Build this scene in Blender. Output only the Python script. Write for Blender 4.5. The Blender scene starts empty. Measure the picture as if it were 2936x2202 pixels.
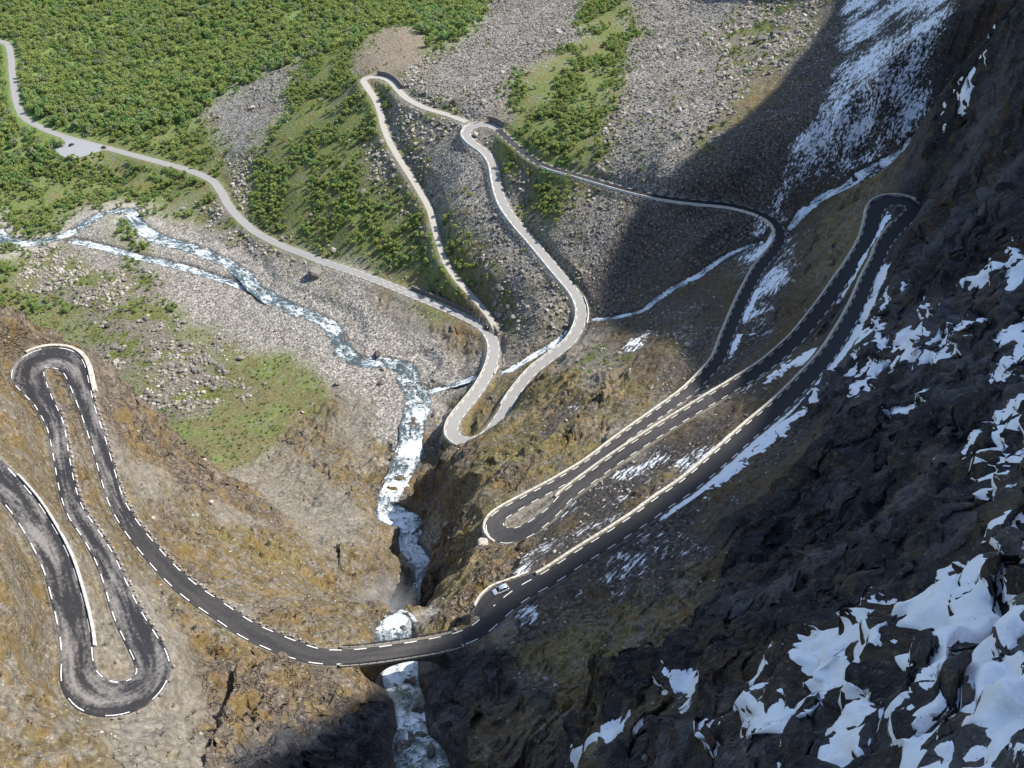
import bpy, bmesh, math, random, time
import numpy as np
T0 = time.time()
random.seed(7); rng = np.random.default_rng(7)
R = math.radians
scene = bpy.context.scene
COL = scene.collection

# ------------------------------------------------------------------ camera, sky, sun, exposure
CAMZ = 440.0                      # metres above the lowest valley datum
PITCH = R(43.0)
F = 2880.0                        # focal length in pixels of the 2936 px wide photograph
cd = bpy.data.cameras.new("camera")
cam = bpy.data.objects.new("camera", cd); COL.objects.link(cam)
cam.location = (0, 0, CAMZ); cam.rotation_euler = (math.pi/2 - PITCH, 0, 0)
cd.sensor_fit = 'HORIZONTAL'; cd.angle = 2*math.atan(1468/F)
cd.clip_start = 0.5; cd.clip_end = 6000
scene.camera = cam
SUN_AZ, SUN_EL = R(74), R(50)
w = bpy.data.worlds.new("World"); scene.world = w; w.use_nodes = True
nt = w.node_tree; bg = nt.nodes['Background']
sky = nt.nodes.new('ShaderNodeTexSky'); sky.sky_type = 'NISHITA'; sky.sun_disc = False
sky.sun_elevation = SUN_EL; sky.sun_rotation = SUN_AZ; sky.altitude = 600
nt.links.new(sky.outputs[0], bg.inputs[0]); bg.inputs[1].default_value = 0.14
sd = bpy.data.lights.new("sun", 'SUN'); sd.energy = 4.6; sd.angle = R(0.53); sd.color = (1.0, 0.955, 0.88)
so = bpy.data.objects.new("sun", sd); COL.objects.link(so)
so.rotation_euler = (math.pi/2 - SUN_EL, 0, math.pi - SUN_AZ)
scene.view_settings.view_transform = 'Standard'; scene.view_settings.look = 'None'
scene.view_settings.exposure = 0.78; scene.view_settings.gamma = 1.0
scene.view_settings.use_curve_mapping = False
SUNH = np.array([math.sin(SUN_AZ), math.cos(SUN_AZ)]); SUNT = math.tan(SUN_EL)

# ------------------------------------------------------------------ survey maths (where things stand)
SP, CP = math.sin(PITCH), math.cos(PITCH)
def unproj(u, v, D):
    """sight line through a photo point, met D metres below the viewpoint -> x, y, z"""
    u = np.asarray(u, float); v = np.asarray(v, float)
    dv = (v-1101)/F
    dep = D/(SP+dv*CP)
    return dep*(u-1468)/F, dep*(CP-dv*SP), CAMZ-D+0*dep
def proj(x, y, z):
    dn = CAMZ-z
    dep = np.maximum(y*CP+dn*SP, 1e-3)
    return 1468+F*x/dep, 1101+F*(dn*CP-y*SP)/dep, dep

def hash2(ix, iy, seed):
    h = (ix.astype(np.uint32)*np.uint32(374761393) + iy.astype(np.uint32)*np.uint32(668265263) + np.uint32((seed*2246822519) & 0xffffffff))
    h = (h ^ (h >> np.uint32(13)))*np.uint32(1274126177)
    h = h ^ (h >> np.uint32(16))
    return (h & np.uint32(0xffff)).astype(np.float32)*np.float32(1/65535.)
def noise2(x, y, seed=0):
    x = np.asarray(x, np.float32)+1000; y = np.asarray(y, np.float32)+1000
    fx = np.floor(x); fy = np.floor(y); ix = fx.astype(np.int64); iy = fy.astype(np.int64)
    tx = x-fx; ty = y-fy; tx = tx*tx*(3-2*tx); ty = ty*ty*(3-2*ty)
    a = hash2(ix, iy, seed); b = hash2(ix+1, iy, seed); c = hash2(ix, iy+1, seed); d = hash2(ix+1, iy+1, seed)
    return ((a+(b-a)*tx) + ((c+(d-c)*tx)-(a+(b-a)*tx))*ty)*2-1
def fbm(x, y, sc, octv=4, seed=0, gain=.5):
    o = 0; a = 1; t = 0
    for i in range(octv):
        o = o + a*noise2(x/sc*(1.0)+y/sc*.13*i, y/sc-x/sc*.13*i, seed+i*17); t += a; a *= gain; sc = sc/2.03
    return o/t
def ridged(x, y, sc, octv=4, seed=0):
    o = 0; a = 1; t = 0
    for i in range(octv):
        o = o + a*(1-2*np.abs(noise2(x/sc+y/sc*.21*i, y/sc-x/sc*.21*i, seed+i*31))); t += a; a *= .5; sc = sc/2.07
    return o/t
def hash3(ix, iy, iz, seed):
    return hash2(ix+iz*7919, iy+iz*104729, seed)
def noise3(x, y, z, seed=0):
    x = np.asarray(x, np.float32)+500; y = np.asarray(y, np.float32)+500; z = np.asarray(z, np.float32)+500
    fx, fy, fz = np.floor(x), np.floor(y), np.floor(z)
    ix, iy, iz = fx.astype(np.int64), fy.astype(np.int64), fz.astype(np.int64)
    tx, ty, tz = x-fx, y-fy, z-fz
    tx = tx*tx*(3-2*tx); ty = ty*ty*(3-2*ty); tz = tz*tz*(3-2*tz)
    r = 0
    for dz, wz in ((0, 1-tz), (1, tz)):
        for dy, wy in ((0, 1-ty), (1, ty)):
            for dx, wx in ((0, 1-tx), (1, tx)):
                r = r + wx*wy*wz*hash3(ix+dx, iy+dy, iz+dz, seed)
    return r*2-1
def blocks(x, y, sc, seed=0):
    """random step per broken block: every point takes the value of its nearest jittered cell"""
    x = np.asarray(x, np.float32)/sc+700; y = np.asarray(y, np.float32)/sc+700
    fx = np.floor(x); fy = np.floor(y); ix = fx.astype(np.int64); iy = fy.astype(np.int64)
    best = np.full(x.shape, 9., np.float32); val = np.zeros(x.shape, np.float32)
    for dx in (-1, 0, 1):
        for dy in (-1, 0, 1):
            jx = hash2(ix+dx, iy+dy, seed); jy = hash2(ix+dx, iy+dy, seed+5); v_ = hash2(ix+dx, iy+dy, seed+9)
            ex = fx+dx+jx-x; ey = fy+dy+jy-y; d = ex*ex+ey*ey; m = d < best
            best = np.where(m, d, best); val = np.where(m, v_+.5*((v_*7.3 % 1)-.5)*ex+.5*((v_*13.7 % 1)-.5)*ey, val)
    return val-.5
def sstep(a, b, x):
    t = np.clip((x-a)/(b-a), 0, 1); return t*t*(3-2*t)

# ------------------------------------------------------------------ surveyed lines: (u, v[, half width])
ROAD = [(-70,1300,3.0),(0,1372),(81,1468),(156,1601,3.0),(191,1711),(216,1822),(221,1888,3.2),(225,1941),(262,1988,3.9),(328,2006),(398,1984,3.9),(437,1937),(436,1893,3.4),
 (411,1844),(363,1756,2.9),(328,1667,2.4),(301,1601),(262,1534,2.1),(217,1468),(193,1398),(176,1309,2.1),(159,1221),(126,1154,2.6),(98,1110),(80,1075,4.6),(92,1042,5.0),(128,1026,4.8),(177,1028,4.4),(210,1052,3.4),
 (228,1100),(252,1176,2.2),(282,1265),(307,1353),(336,1442,2.1),(378,1512),(432,1580),(486,1640),(546,1694),(619,1744,2.4),(708,1804),(778,1836),(830,1858,2.5),(911,1881,2.2),(999,1883),(1088,1874,2.1),(1176,1861),(1265,1845),(1331,1827,2.2),
 (1376,1804),(1424,1760,2.4),(1490,1705),(1579,1654),(1667,1596,2.4),(1756,1541),(1844,1483),(1893,1446,2.6),(1977,1389),(2065,1314),(2154,1234,2.8),(2237,1163),(2308,1092),(2375,1017),(2423,942),(2463,867),(2490,800),(2521,738,2.4),(2534,704),(2565,662),(2597,629,3.2),(2622,604,3.6),
 (2608,582),(2565,574,3.9),(2528,582),(2511,602,3.4),(2505,628),(2496,660,3.0),(2484,693),(2450,752),(2414,802),(2379,853),(2335,911),(2286,970),(2237,1015),(2194,1050,2.5),(2123,1095),(2043,1143),(1955,1196,2.2),(1866,1252),(1778,1309),(1689,1373),(1623,1424),(1588,1463,2.3),(1552,1493),(1516,1518),
 (1480,1533,3.0),(1445,1535,3.6),(1421,1518,3.4),(1420,1497),(1438,1476,2.4),(1469,1457),(1510,1434,2.1),(1550,1413),(1598,1387),(1689,1332),(1778,1264),(1866,1201,2.1),(1933,1154),(1977,1120),(2021,1077,2.4),(2061,1030),(2085,968),(2103,924),(2123,876,2.5),(2149,822),(2178,769),(2212,728),(2234,695,2.6),(2237,664),(2222,638,2.5),(2194,620),
 (2154,604),(2087,588),(1999,579),(1910,568,2.3),(1822,550),(1733,526),(1645,500),(1579,481),(1534,461),(1495,432,2.3),(1463,404),(1443,386,2.6),(1427,370),(1407,360),(1384,357,2.8),(1357,362),(1338,376,2.8),(1338,390),(1350,405),(1365,417),(1384,430,2.6),(1402,449),(1414,471),(1419,493),
 (1429,545),(1446,590,2.7),(1481,640),(1526,692),(1561,734),(1583,761),(1610,793,2.7),(1638,826),(1656,853),(1666,880,2.7),(1668,902),(1664,924),(1652,953),(1630,984),(1579,1024),(1526,1066),(1479,1122,2.6),(1456,1158),(1444,1181),(1428,1206),(1411,1230),(1388,1252,3.0),(1358,1266),(1325,1265,3.2),(1301,1250),(1295,1234),(1299,1214),
 (1310,1195,3.0),(1330,1169),(1347,1149),(1376,1111,2.9),(1400,1068),(1414,1027),(1416,990,2.9),(1402,957),(1371,929),(1318,902,2.9),(1243,869),(1176,842),(1110,815),(1044,790),(977,767),(911,745),(867,727),(822,710),(778,690),(734,666),(704,642),(677,616),(655,588),(637,555),(615,524),(584,505),(531,485),
 (465,467),(398,449),(332,431),(265,414),(199,396),(146,378),(97,355),(66,333),(51,303),(42,265),(35,212),(32,168),(26,137),(10,121),(-70,104)]
ROADKEY = {0:166, (328,2006):180, (128,1026):192, (1132,1868):209, (2565,574):235, (1421,1518):258, (2237,664):281, (1338,382):309, (1341,1266):339, (1402,957):353, (1110,815):364, (734,666):384, (265,414):402, -1:424}
TRACK = [(1338,350,2.1),(1287,330),(1221,310),(1168,283),(1141,257),(1121,235),(1097,223,2.6),(1063,221),(1043,231,2.6),(1054,252),(1075,283),(1090,323,2.1),(1101,367),(1119,411),(1145,456),(1176,504),(1203,549),(1230,597),(1243,642),(1256,690),(1269,730),(1282,760),(1309,800),(1345,840),(1378,877),(1406,914),(1422,944,1.6)]
TRACKKEY = {0:310, (1050,240):330, (1145,456):334, -1:351.5}
RIVER = [(1225,2300,6),(1212,2194,5.5),(1180,2132,4.5),(1183,2087,3.2),(1176,2043,3.3),(1170,1999,3.6),(1148,1955,4.2),(1146,1910,4.5),(1128,1835,5),(1130,1787,4.6),(1114,1768,2.2)]
RIVERKEY = {0:200, (1183,2087):212, (1146,1910):223, -1:231}
RIVER2 = [(1222,1625,3.1),(1190,1590,3.9),(1172,1555,4.3),(1180,1515,4.7),(1168,1492,5.1),(1118,1472,5.9),(1112,1440,4.7),(1128,1398,4.7),(1159,1345,5.1),(1176,1296,5.5),(1181,1243,5.1),(1194,1185,5.1),(1199,1145,5.5),(1176,1101,4.8),(1166,1060,4.7),(1110,1040,4.3),(1035,1037,3.9),(990,1010,4.7),(969,960,4.3),(933,924,3.9),(880,902,3.9),(822,876,3.9),(774,853,3.9),(734,827,3.9),
 (700,788,3.9),(655,756,3.9),(611,736,3.9),(553,712,4.3),(465,690,4.7),(411,659,4.7),(385,630,4.7),(376,608,3.9),(340,606,2.3),(288,616,2.7),(243,642,3.9),(190,673,3.5),(146,686,3.1),(80,698,3.1),(20,690,4.7),(-60,640,7.8)]
RIVER2KEY = {0:338, (1118,1472):348, (1199,1145):363, (1035,1037):369, (700,788):387, (385,630):400, -1:408}
BRANCH = [(760,850,2.5),(690,820,2.5),(600,790,2.5),(520,765,3),(430,745,3),(350,725,3),(280,705,3),(200,690,3)]
BRANCHKEY = {0:385.5, -1:404}
STREAM = [(2612,395,1.1),(2600,429,2.9),(2547,460,3.2),(2476,496,3.0),(2432,531,2.6),(2357,566,2.6),(2299,611,2.4),(2264,655,1.4),(2194,692,1.1),(2132,710,1.1),(2087,732,1.1),(2043,761,1.4),(2008,787,1.5),(1955,814,1.5),(1910,840,1.4),(1879,862,1.2),(1844,889,1.1),(1778,907,1.1),(1733,915,1.2),(1689,917,1.2),(1640,942,1.2),(1600,975,1.5),(1579,993,1.7),(1534,1017,1.8),(1468,1058,1.5),(1420,1072,1.4),(1367,1083,1.7),(1309,1101,1.5),(1243,1121,1.8),(1205,1136,1.9)]
STREAMKEY = {0:247, (2264,655):284.5, (1844,889):316, (1689,917):329.5, (1420,1072):350, -1:367}

class Line:
    """a surveyed centre line resampled every `step` metres: p (n,3), s, hw, d (tangent), nrm (left normal)"""
    def __init__(self, pts, keys, step=1.0, smooth=3, hwdef=2.4):
        U = np.array([p[0] for p in pts], float); V = np.array([p[1] for p in pts], float)
        n = len(pts); idx = np.arange(n)
        wi = [i for i in idx if len(pts[i]) > 2]
        HW = np.interp(idx, wi, [pts[i][2] for i in wi]) if wi else np.full(n, hwdef)
        t = np.linspace(0, n-1, (n-1)*8+1)
        u = self.cat(U, t); v = self.cat(V, t); hw = np.interp(t, idx, HW)
        kk = []
        for k, D in keys.items():
            if k == 0: kk.append((0, D))
            elif k == -1: kk.append((len(t)-1, D))
            else: kk.append((int(np.argmin((u-k[0])**2+(v-k[1])**2)), D))
        kk.sort(); ki = np.array([k[0] for k in kk]); kD = np.array([k[1] for k in kk], float)
        D = np.interp(np.arange(len(t)), ki, kD)
        for _ in range(12):
            x, y, z = unproj(u, v, D)
            s = np.concatenate([[0], np.cumsum(np.hypot(np.diff(x), np.diff(y)))])
            D = .5*D+.5*np.interp(s, s[ki], kD)
        ns = int(s[-1]/step)+1; ss = np.linspace(0, s[-1], ns)
        P = np.stack([np.interp(ss, s, x), np.interp(ss, s, y), np.interp(ss, s, CAMZ-D)], 1)
        for _ in range(smooth):
            P[1:-1] = .25*P[:-2]+.5*P[1:-1]+.25*P[2:]
        for _ in range(40):
            P[1:-1, 2] = .25*P[:-2, 2]+.5*P[1:-1, 2]+.25*P[2:, 2]
        self.p = P; self.s = ss; self.hw = np.interp(ss, s, hw)
        d = np.gradient(P[:, :2], axis=0); d /= np.linalg.norm(d, axis=1)[:, None]+1e-9
        self.d = d; self.n = np.stack([-d[:, 1], d[:, 0]], 1)
        self.uv = np.stack(proj(P[:, 0], P[:, 1], P[:, 2])[:2], 1)
    @staticmethod
    def cat(A, t):
        i = np.clip(t.astype(int), 0, len(A)-2); f = t-i
        a = A[np.maximum(i-1, 0)]; b = A[i]; c = A[i+1]; d = A[np.minimum(i+2, len(A)-1)]
        return .5*((2*b)+(-a+c)*f+(2*a-5*b+4*c-d)*f*f+(-a+3*b-3*c+d)*f**3)
    def at(self, u, v):
        return int(np.argmin((self.uv[:, 0]-u)**2+(self.uv[:, 1]-v)**2))
LAY = [(1378,1768,1.2),(1398,1730,1.8),(1432,1705,2.2),(1480,1685,1.8),(1540,1655,1.2)]
road = Line(ROAD, ROADKEY); track = Line(TRACK, TRACKKEY)
river = Line(RIVER, RIVERKEY); river2 = Line(RIVER2, RIVER2KEY); branch = Line(BRANCH, BRANCHKEY); stream = Line(STREAM, STREAMKEY)
_i = road.at(1440, 1740); layby = Line(LAY, {0: CAMZ-road.p[road.at(1395,1790), 2], -1: CAMZ-road.p[road.at(1565,1662), 2]})
BR0, BR1 = road.at(1030, 1882), road.at(1268, 1845)          # bridge span
print('road length', road.s[-1], 'bridge', road.s[BR0], road.s[BR1], road.p[BR0], road.p[BR1])

# ------------------------------------------------------------------ terrain control heights (u, v, metres below viewpoint)
CTRL = [(0,0,430),(400,0,420),(700,0,400),(1000,0,383),(1200,0,366),(1450,0,345),(1700,0,322),(2000,0,296),(2200,0,275),(2400,0,254),(2600,0,226),(2750,0,196),(2936,0,155),
 (200,200,425),(450,200,416),(700,200,386),(900,200,358),(1060,150,333),(1150,100,330),(1300,200,318),(1500,200,303),(1750,250,288),(2000,250,270),(2250,250,256),(2500,200,232),(2650,150,208),(2720,250,203),(2936,250,160),
 (150,520,409),(350,520,408),(550,420,394),(700,420,377),(850,350,359),(950,300,350),(1000,450,347),(850,550,364),(1000,650,358),(1150,650,351),(1200,760,354),(1330,600,325),(1250,450,323),(1320,480,318),(1210,380,322),
 (1500,600,318),(1500,800,329),(1400,800,336),(1550,900,331),(1600,600,306),(1750,650,303),(1700,380,287),(1900,450,275),(2100,480,268),(2350,420,254),(2550,350,236),(2650,450,222),(2750,480,205),(2936,480,172),
 (1850,750,310),(2000,700,294),(2100,650,286),(1750,800,318),(2350,680,262),(2350,620,268),(2450,620,249),(2400,560,262),(2250,800,268),(2300,880,257),(2200,950,262),(2000,900,284),(1900,950,290),(1800,1000,294),(1700,1020,305),(1600,1080,305),(1550,1150,303),(1800,1100,281),(1700,1180,281),(1600,1250,277),(1500,1300,279),(1500,1220,300),
 (1395,1275,300),(1350,1300,300),(1450,1205,304),(1300,1310,310),(1250,1340,319),(1210,1400,332),(1300,1400,296),(1400,1400,274),(1400,1340,281),(1300,1480,283),(1350,1560,268),(1240,1480,318),(1230,1430,327),(1280,1440,300),
 (1250,1560,302),(1300,1640,262),(1270,1600,280),(1280,1700,246),(1350,1700,232),(1420,1640,232),(1300,1780,222),(1400,1580,256),(1500,1570,245),(1600,1520,240),(1700,1450,240),(1900,1350,236),(2100,1170,238),(1600,1490,250),(1400,1750,221),(1250,1790,223),
 (2650,560,224),(2700,640,212),(2800,600,198),(2936,600,180),(2620,720,212),(2600,800,208),(2700,800,195),(2936,800,165),(2560,900,212),(2700,1000,180),(2936,1000,150),(2480,1000,212),(2600,1100,182),(2420,1120,205),(2500,1250,182),(2700,1250,152),(2936,1250,128),(2300,1250,207),(2150,1350,209),(2300,1400,187),(2500,1450,160),(2700,1500,133),(2936,1500,108),
 (2000,1500,209),(2100,1550,195),(2250,1600,175),(1850,1600,206),(2000,1680,188),(1700,1700,208),(1850,1780,190),(1600,1800,206),(2050,1850,163),(2250,1800,148),(2500,1750,125),(2700,1750,108),(2936,1800,84),(1500,1900,202),(1700,1950,181),(1900,2000,156),(2150,2000,132),(2400,2000,112),(2650,2000,91),(2936,2050,68),
 (1350,1950,209),(1300,2050,205),(1400,2050,198),(1300,2150,199),(1450,2202,184),(1700,2202,160),(2000,2202,133),(2300,2202,107),(2600,2202,83),(2936,2202,62),(1350,2202,192),
 (1040,2202,196),(1080,2100,204),(1090,2000,210),(1060,1930,211),(950,2202,193),(900,2000,203),(1000,2000,208),(800,1950,200),(950,1930,208),(700,2100,192),(550,2000,186),(650,1950,193),(500,2100,182),(300,2150,173),(100,2150,164),(0,2202,157),(150,1980,168),(60,1950,162),(0,1800,157),(100,1750,164),(0,1600,157),(60,1560,163),
 (560,1850,190),(650,1840,197),(500,1750,190),(440,1680,190),(300,1850,178),(300,1760,178),(420,1620,193),(340,1560,192),(260,1450,188),(250,1350,187),(220,1250,187),(190,1160,188),(100,1300,176),(60,1230,174),(0,1150,172),(40,1110,181),(30,1040,187),(0,1020,184),
 (60,985,187),(0,930,180),(130,990,190),(90,950,189),(215,995,192),(260,1050,196),(0,880,180),(240,1010,197),
 (290,1090,200),(330,1150,204),(400,1220,216),(480,1300,232),(560,1370,248),(640,1440,258),(720,1500,262),(800,1560,262),(860,1600,262),(340,1260,201),(400,1400,207),(450,1500,209),(500,1580,209),(560,1500,232),(650,1580,236),(600,1660,215),(700,1700,222),(780,1640,246),(800,1740,222),(880,1700,245),(950,1780,228),(900,1820,214),(760,1780,210),(1020,1820,222),(1050,1780,229),(1020,1700,251),(960,1640,266),(1040,1650,276),(1080,1700,258),(1080,1740,245),
 (900,1560,288),(1000,1600,284),(1090,1600,296),(1120,1580,310),(960,1530,308),(1060,1520,330),(1100,1520,338),
 (240,900,392),(330,980,389),(420,1080,382),(520,1180,376),(620,1280,367),(720,1380,357),(820,1460,346),(900,1500,336),(1000,1480,340),(150,850,396),(50,800,399),(300,850,390),(500,1000,384),(700,1150,374),(850,1300,360),(950,1400,352),(1000,1250,363),(1000,1120,367),(850,1050,373),(700,950,382),(500,850,390),(300,750,400),(100,720,405),(0,760,402),(600,1100,379),(1050,1350,356),(1060,1430,348),
 (1290,1150,361),(1330,1100,360),(1250,1210,361),(1200,1250,360),(1230,1290,352),(1300,1000,358),(1150,950,366),(1000,880,371),(850,800,378),(1450,1040,349),(1390,1180,345),(1400,1120,350),(600,640,396),(480,560,402),(700,720,390),(250,560,406),(0,560,411)]
WCTRL = [(0,2,2),(-4,6,4),(5,5,3),(-30,0,20),(0,26,78),(-20,30,95),(14,24,86),(-45,55,140),(0,60,160),(10,75,176),(-10,75,180),(-80,30,110),(20,12,52),(30,20,58),(45,15,48),(60,40,46),(85,70,50),
 (-36,178,292),(-37,192,322),(-38,212,333),(-39,235,337),(-24,185,262),(-22,205,280),(-52,185,272),(-56,205,292),
 (-150,120,140),(-170,180,150),(-150,60,120),(-190,230,190),(-210,260,330),(-260,300,385),(-350,330,395),(-420,500,405),(-560,800,425),(-700,1100,430),(-300,1300,420),(0,1300,380),(260,1200,300),(420,1000,200),(120,1250,340),(-560,1350,440),
 (160,150,100),(200,250,110),(250,350,110),(300,450,110),(330,600,110),(380,750,110),(130,90,60),(420,400,-40),(400,250,-60),(450,600,-40)]
P = [(unproj(u, v, D)) for u, v, D in CTRL]
P = [(float(a), float(b), float(c)) for a, b, c in P] + [(x, y, CAMZ-D) for x, y, D in WCTRL]
for i in range(0, len(road.p), 14):
    if not (BR0-3 < i < BR1+3): P.append(tuple(road.p[i]-[0, 0, .3]))
for i in range(road.at(1402,957), len(road.p)-4, 18):
    for o_, dz_ in ((9, -1.6), (-9, 1.2)):
        P.append((road.p[i, 0]+road.n[i, 0]*o_, road.p[i, 1]+road.n[i, 1]*o_, road.p[i, 2]+dz_))
for i in range(4, len(track.p), 16): P.append(tuple(track.p[i]))
for i in range(0, len(river2.p), 16): P.append(tuple(river2.p[i]+[0, 0, .6]))
for i in range(0, len(stream.p), 18): P.append(tuple(stream.p[i]+[0, 0, .6]))
for i in range(0, len(river.p), 12): P.append(tuple(river.p[i]+[0, 0, .6]))
for i in range(0, len(branch.p), 20): P.append(tuple(branch.p[i]+[0, 0, .5]))
P = np.array(P)
n = len(P); dd = np.hypot(P[:, None, 0]-P[None, :, 0], P[:, None, 1]-P[None, :, 1])
A = np.zeros((n+3, n+3)); A[:n, :n] = -np.sqrt(dd**2+2.0**2)+np.eye(n)*0.6
A[:n, n] = 1; A[:n, n+1:] = P[:, :2]/100; A[n, :n] = 1; A[n+1:, :n] = (P[:, :2]/100).T
sol = np.linalg.solve(A, np.concatenate([P[:, 2], np.zeros(3)]))
def rbf(x, y):
    x = np.asarray(x, np.float32).ravel(); y = np.asarray(y, np.float32).ravel()
    out = np.empty(len(x), np.float32); w_ = (-sol[:n]).astype(np.float32)
    px = P[:, 0].astype(np.float32); py = P[:, 1].astype(np.float32)
    for i in range(0, len(x), 40000):
        a = x[i:i+40000, None]-px; a *= a
        b = y[i:i+40000, None]-py; b *= b
        a += b; a += 4.0
        np.sqrt(a, out=a)
        out[i:i+40000] = a@w_ + sol[n] + x[i:i+40000]/100*sol[n+1] + y[i:i+40000]/100*sol[n+2]
    return out

# polar survey grid (azimuth, atan(range)) so that cells stay about the same size in view
NA, NR = 1180, 860
AZ0, AZ1 = R(-58), R(60); TK = 260.0; TA0, TA1 = math.atan(14/TK), math.atan(1500/TK)
az = np.linspace(AZ0, AZ1, NA); ta = np.linspace(TA0, TA1, NR)
rr = np.tan(ta)*TK
GX = (rr[:, None]*np.sin(az)[None]).astype(np.float32); GY = (rr[:, None]*np.cos(az)[None]).astype(np.float32)
# the smooth base height is solved on every 3rd node and interpolated
def chart(x, y):
    a = (np.arctan2(x, y)-AZ0)/(AZ1-AZ0)*(NA-1); t = (np.arctan(np.hypot(x, y)/TK)-TA0)/(TA1-TA0)*(NR-1)
    return np.clip(a, 0, NA-1.001), np.clip(t, 0, NR-1.001)
def bil(G, a, t):
    i = a.astype(int); j = t.astype(int); fa = a-i; ft = t-j
    return (G[j, i]*(1-fa)+G[j, i+1]*fa)*(1-ft)+(G[j+1, i]*(1-fa)+G[j+1, i+1]*fa)*ft
sub = 2
base_c = rbf(GX[::sub, ::sub], GY[::sub, ::sub]).reshape(GX[::sub, ::sub].shape)
aa, tt = np.meshgrid(np.arange(NA)/sub, np.arange(NR)/sub)
base = bil(base_c, np.clip(aa, 0, base_c.shape[1]-1.001), np.clip(tt, 0, base_c.shape[0]-1.001)).astype(np.float32)
print('rbf', time.time()-T0)

# nearest point on a set of lines, through a 2 m lookup raster
RX0, RY0, RS = -620., -10., 2.0; RW, RH_ = 700, 720
class Near:
    def __init__(self, lines, reach):
        self.lines = lines; best = np.full((RH_, RW), 1e9, np.float32); self.li = np.full((RH_, RW), -1, np.int32); self.ii = np.zeros((RH_, RW), np.int32)
        k = int(reach/RS)+1
        for L, ln in enumerate(lines):
            for i in range(0, len(ln.p), 2):
                cx = int((ln.p[i, 0]-RX0)/RS); cy = int((ln.p[i, 1]-RY0)/RS)
                x0, x1, y0, y1 = max(cx-k, 0), min(cx+k+1, RW), max(cy-k, 0), min(cy+k+1, RH_)
                if x0 >= x1 or y0 >= y1: continue
                gx = RX0+(np.arange(x0, x1)+.5)*RS-ln.p[i, 0]; gy = RY0+(np.arange(y0, y1)+.5)*RS-ln.p[i, 1]
                d = np.sqrt(gx[None]**2+gy[:, None]**2).astype(np.float32)
                m = d < best[y0:y1, x0:x1]
                best[y0:y1, x0:x1][m] = d[m]; self.li[y0:y1, x0:x1][m] = L; self.ii[y0:y1, x0:x1][m] = i
        self.best = best
    def query(self, x, y):
        """signed offset (left +), height, half width, line index, along index for points; far points get d = 999"""
        sh = x.shape; x = x.ravel(); y = y.ravel()
        cx = ((x-RX0)/RS).astype(int); cy = ((y-RY0)/RS).astype(int)
        ok = (cx >= 0) & (cx < RW) & (cy >= 0) & (cy < RH_)
        cx = np.clip(cx, 0, RW-1); cy = np.clip(cy, 0, RH_-1)
        li = np.where(ok, self.li[cy, cx], -1); ii = self.ii[cy, cx]
        D = np.full(len(x), 999., np.float32); SG = np.zeros(len(x), np.float32); Z = np.zeros(len(x), np.float32); HW = np.ones(len(x), np.float32); IX = np.zeros(len(x), np.float32)
        for L, ln in enumerate(self.lines):
            m = np.nonzero(li == L)[0]
            if not len(m): continue
            X, Y = x[m], y[m]; i0 = ii[m]; bd = np.full(len(m), 1e9); bt = np.zeros(len(m))
            for o in range(-4, 4):
                i = np.clip(i0+o, 0, len(ln.p)-2)
                ax, ay = ln.p[i, 0], ln.p[i, 1]; bx, by = ln.p[i+1, 0]-ax, ln.p[i+1, 1]-ay
                t = np.clip(((X-ax)*bx+(Y-ay)*by)/(bx*bx+by*by+1e-9), 0, 1)
                q = np.hypot(X-ax-t*bx, Y-ay-t*by); c = q < bd
                bd = np.where(c, q, bd); bt = np.where(c, i+t, bt)
            i = np.clip(bt.astype(int), 0, len(ln.p)-2); t = bt-i
            D[m] = bd; IX[m] = bt
            Z[m] = ln.p[i, 2]*(1-t)+ln.p[i+1, 2]*t; HW[m] = ln.hw[i]*(1-t)+ln.hw[i+1]*t
            px = ln.p[i, 0]*(1-t)+ln.p[i+1, 0]*t; py = ln.p[i, 1]*(1-t)+ln.p[i+1, 1]*t
            SG[m] = np.sign((X-px)*ln.n[i, 0]+(Y-py)*ln.n[i, 1])
        return [q.reshape(sh) for q in (D, SG, Z, HW, li.astype(np.int32), IX)]
nroad = Near([road, track, layby], 16); nriv = Near([river, river2, stream, branch], 34)
qd, qs, qz, qh, ql, qi = nroad.query(GX, GY)
wd, ws, wz, wh, wl, wi = nriv.query(GX, GY)
onbridge = (ql == 0) & (qi > BR0) & (qi < BR1)
print('near', time.time()-T0)

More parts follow.
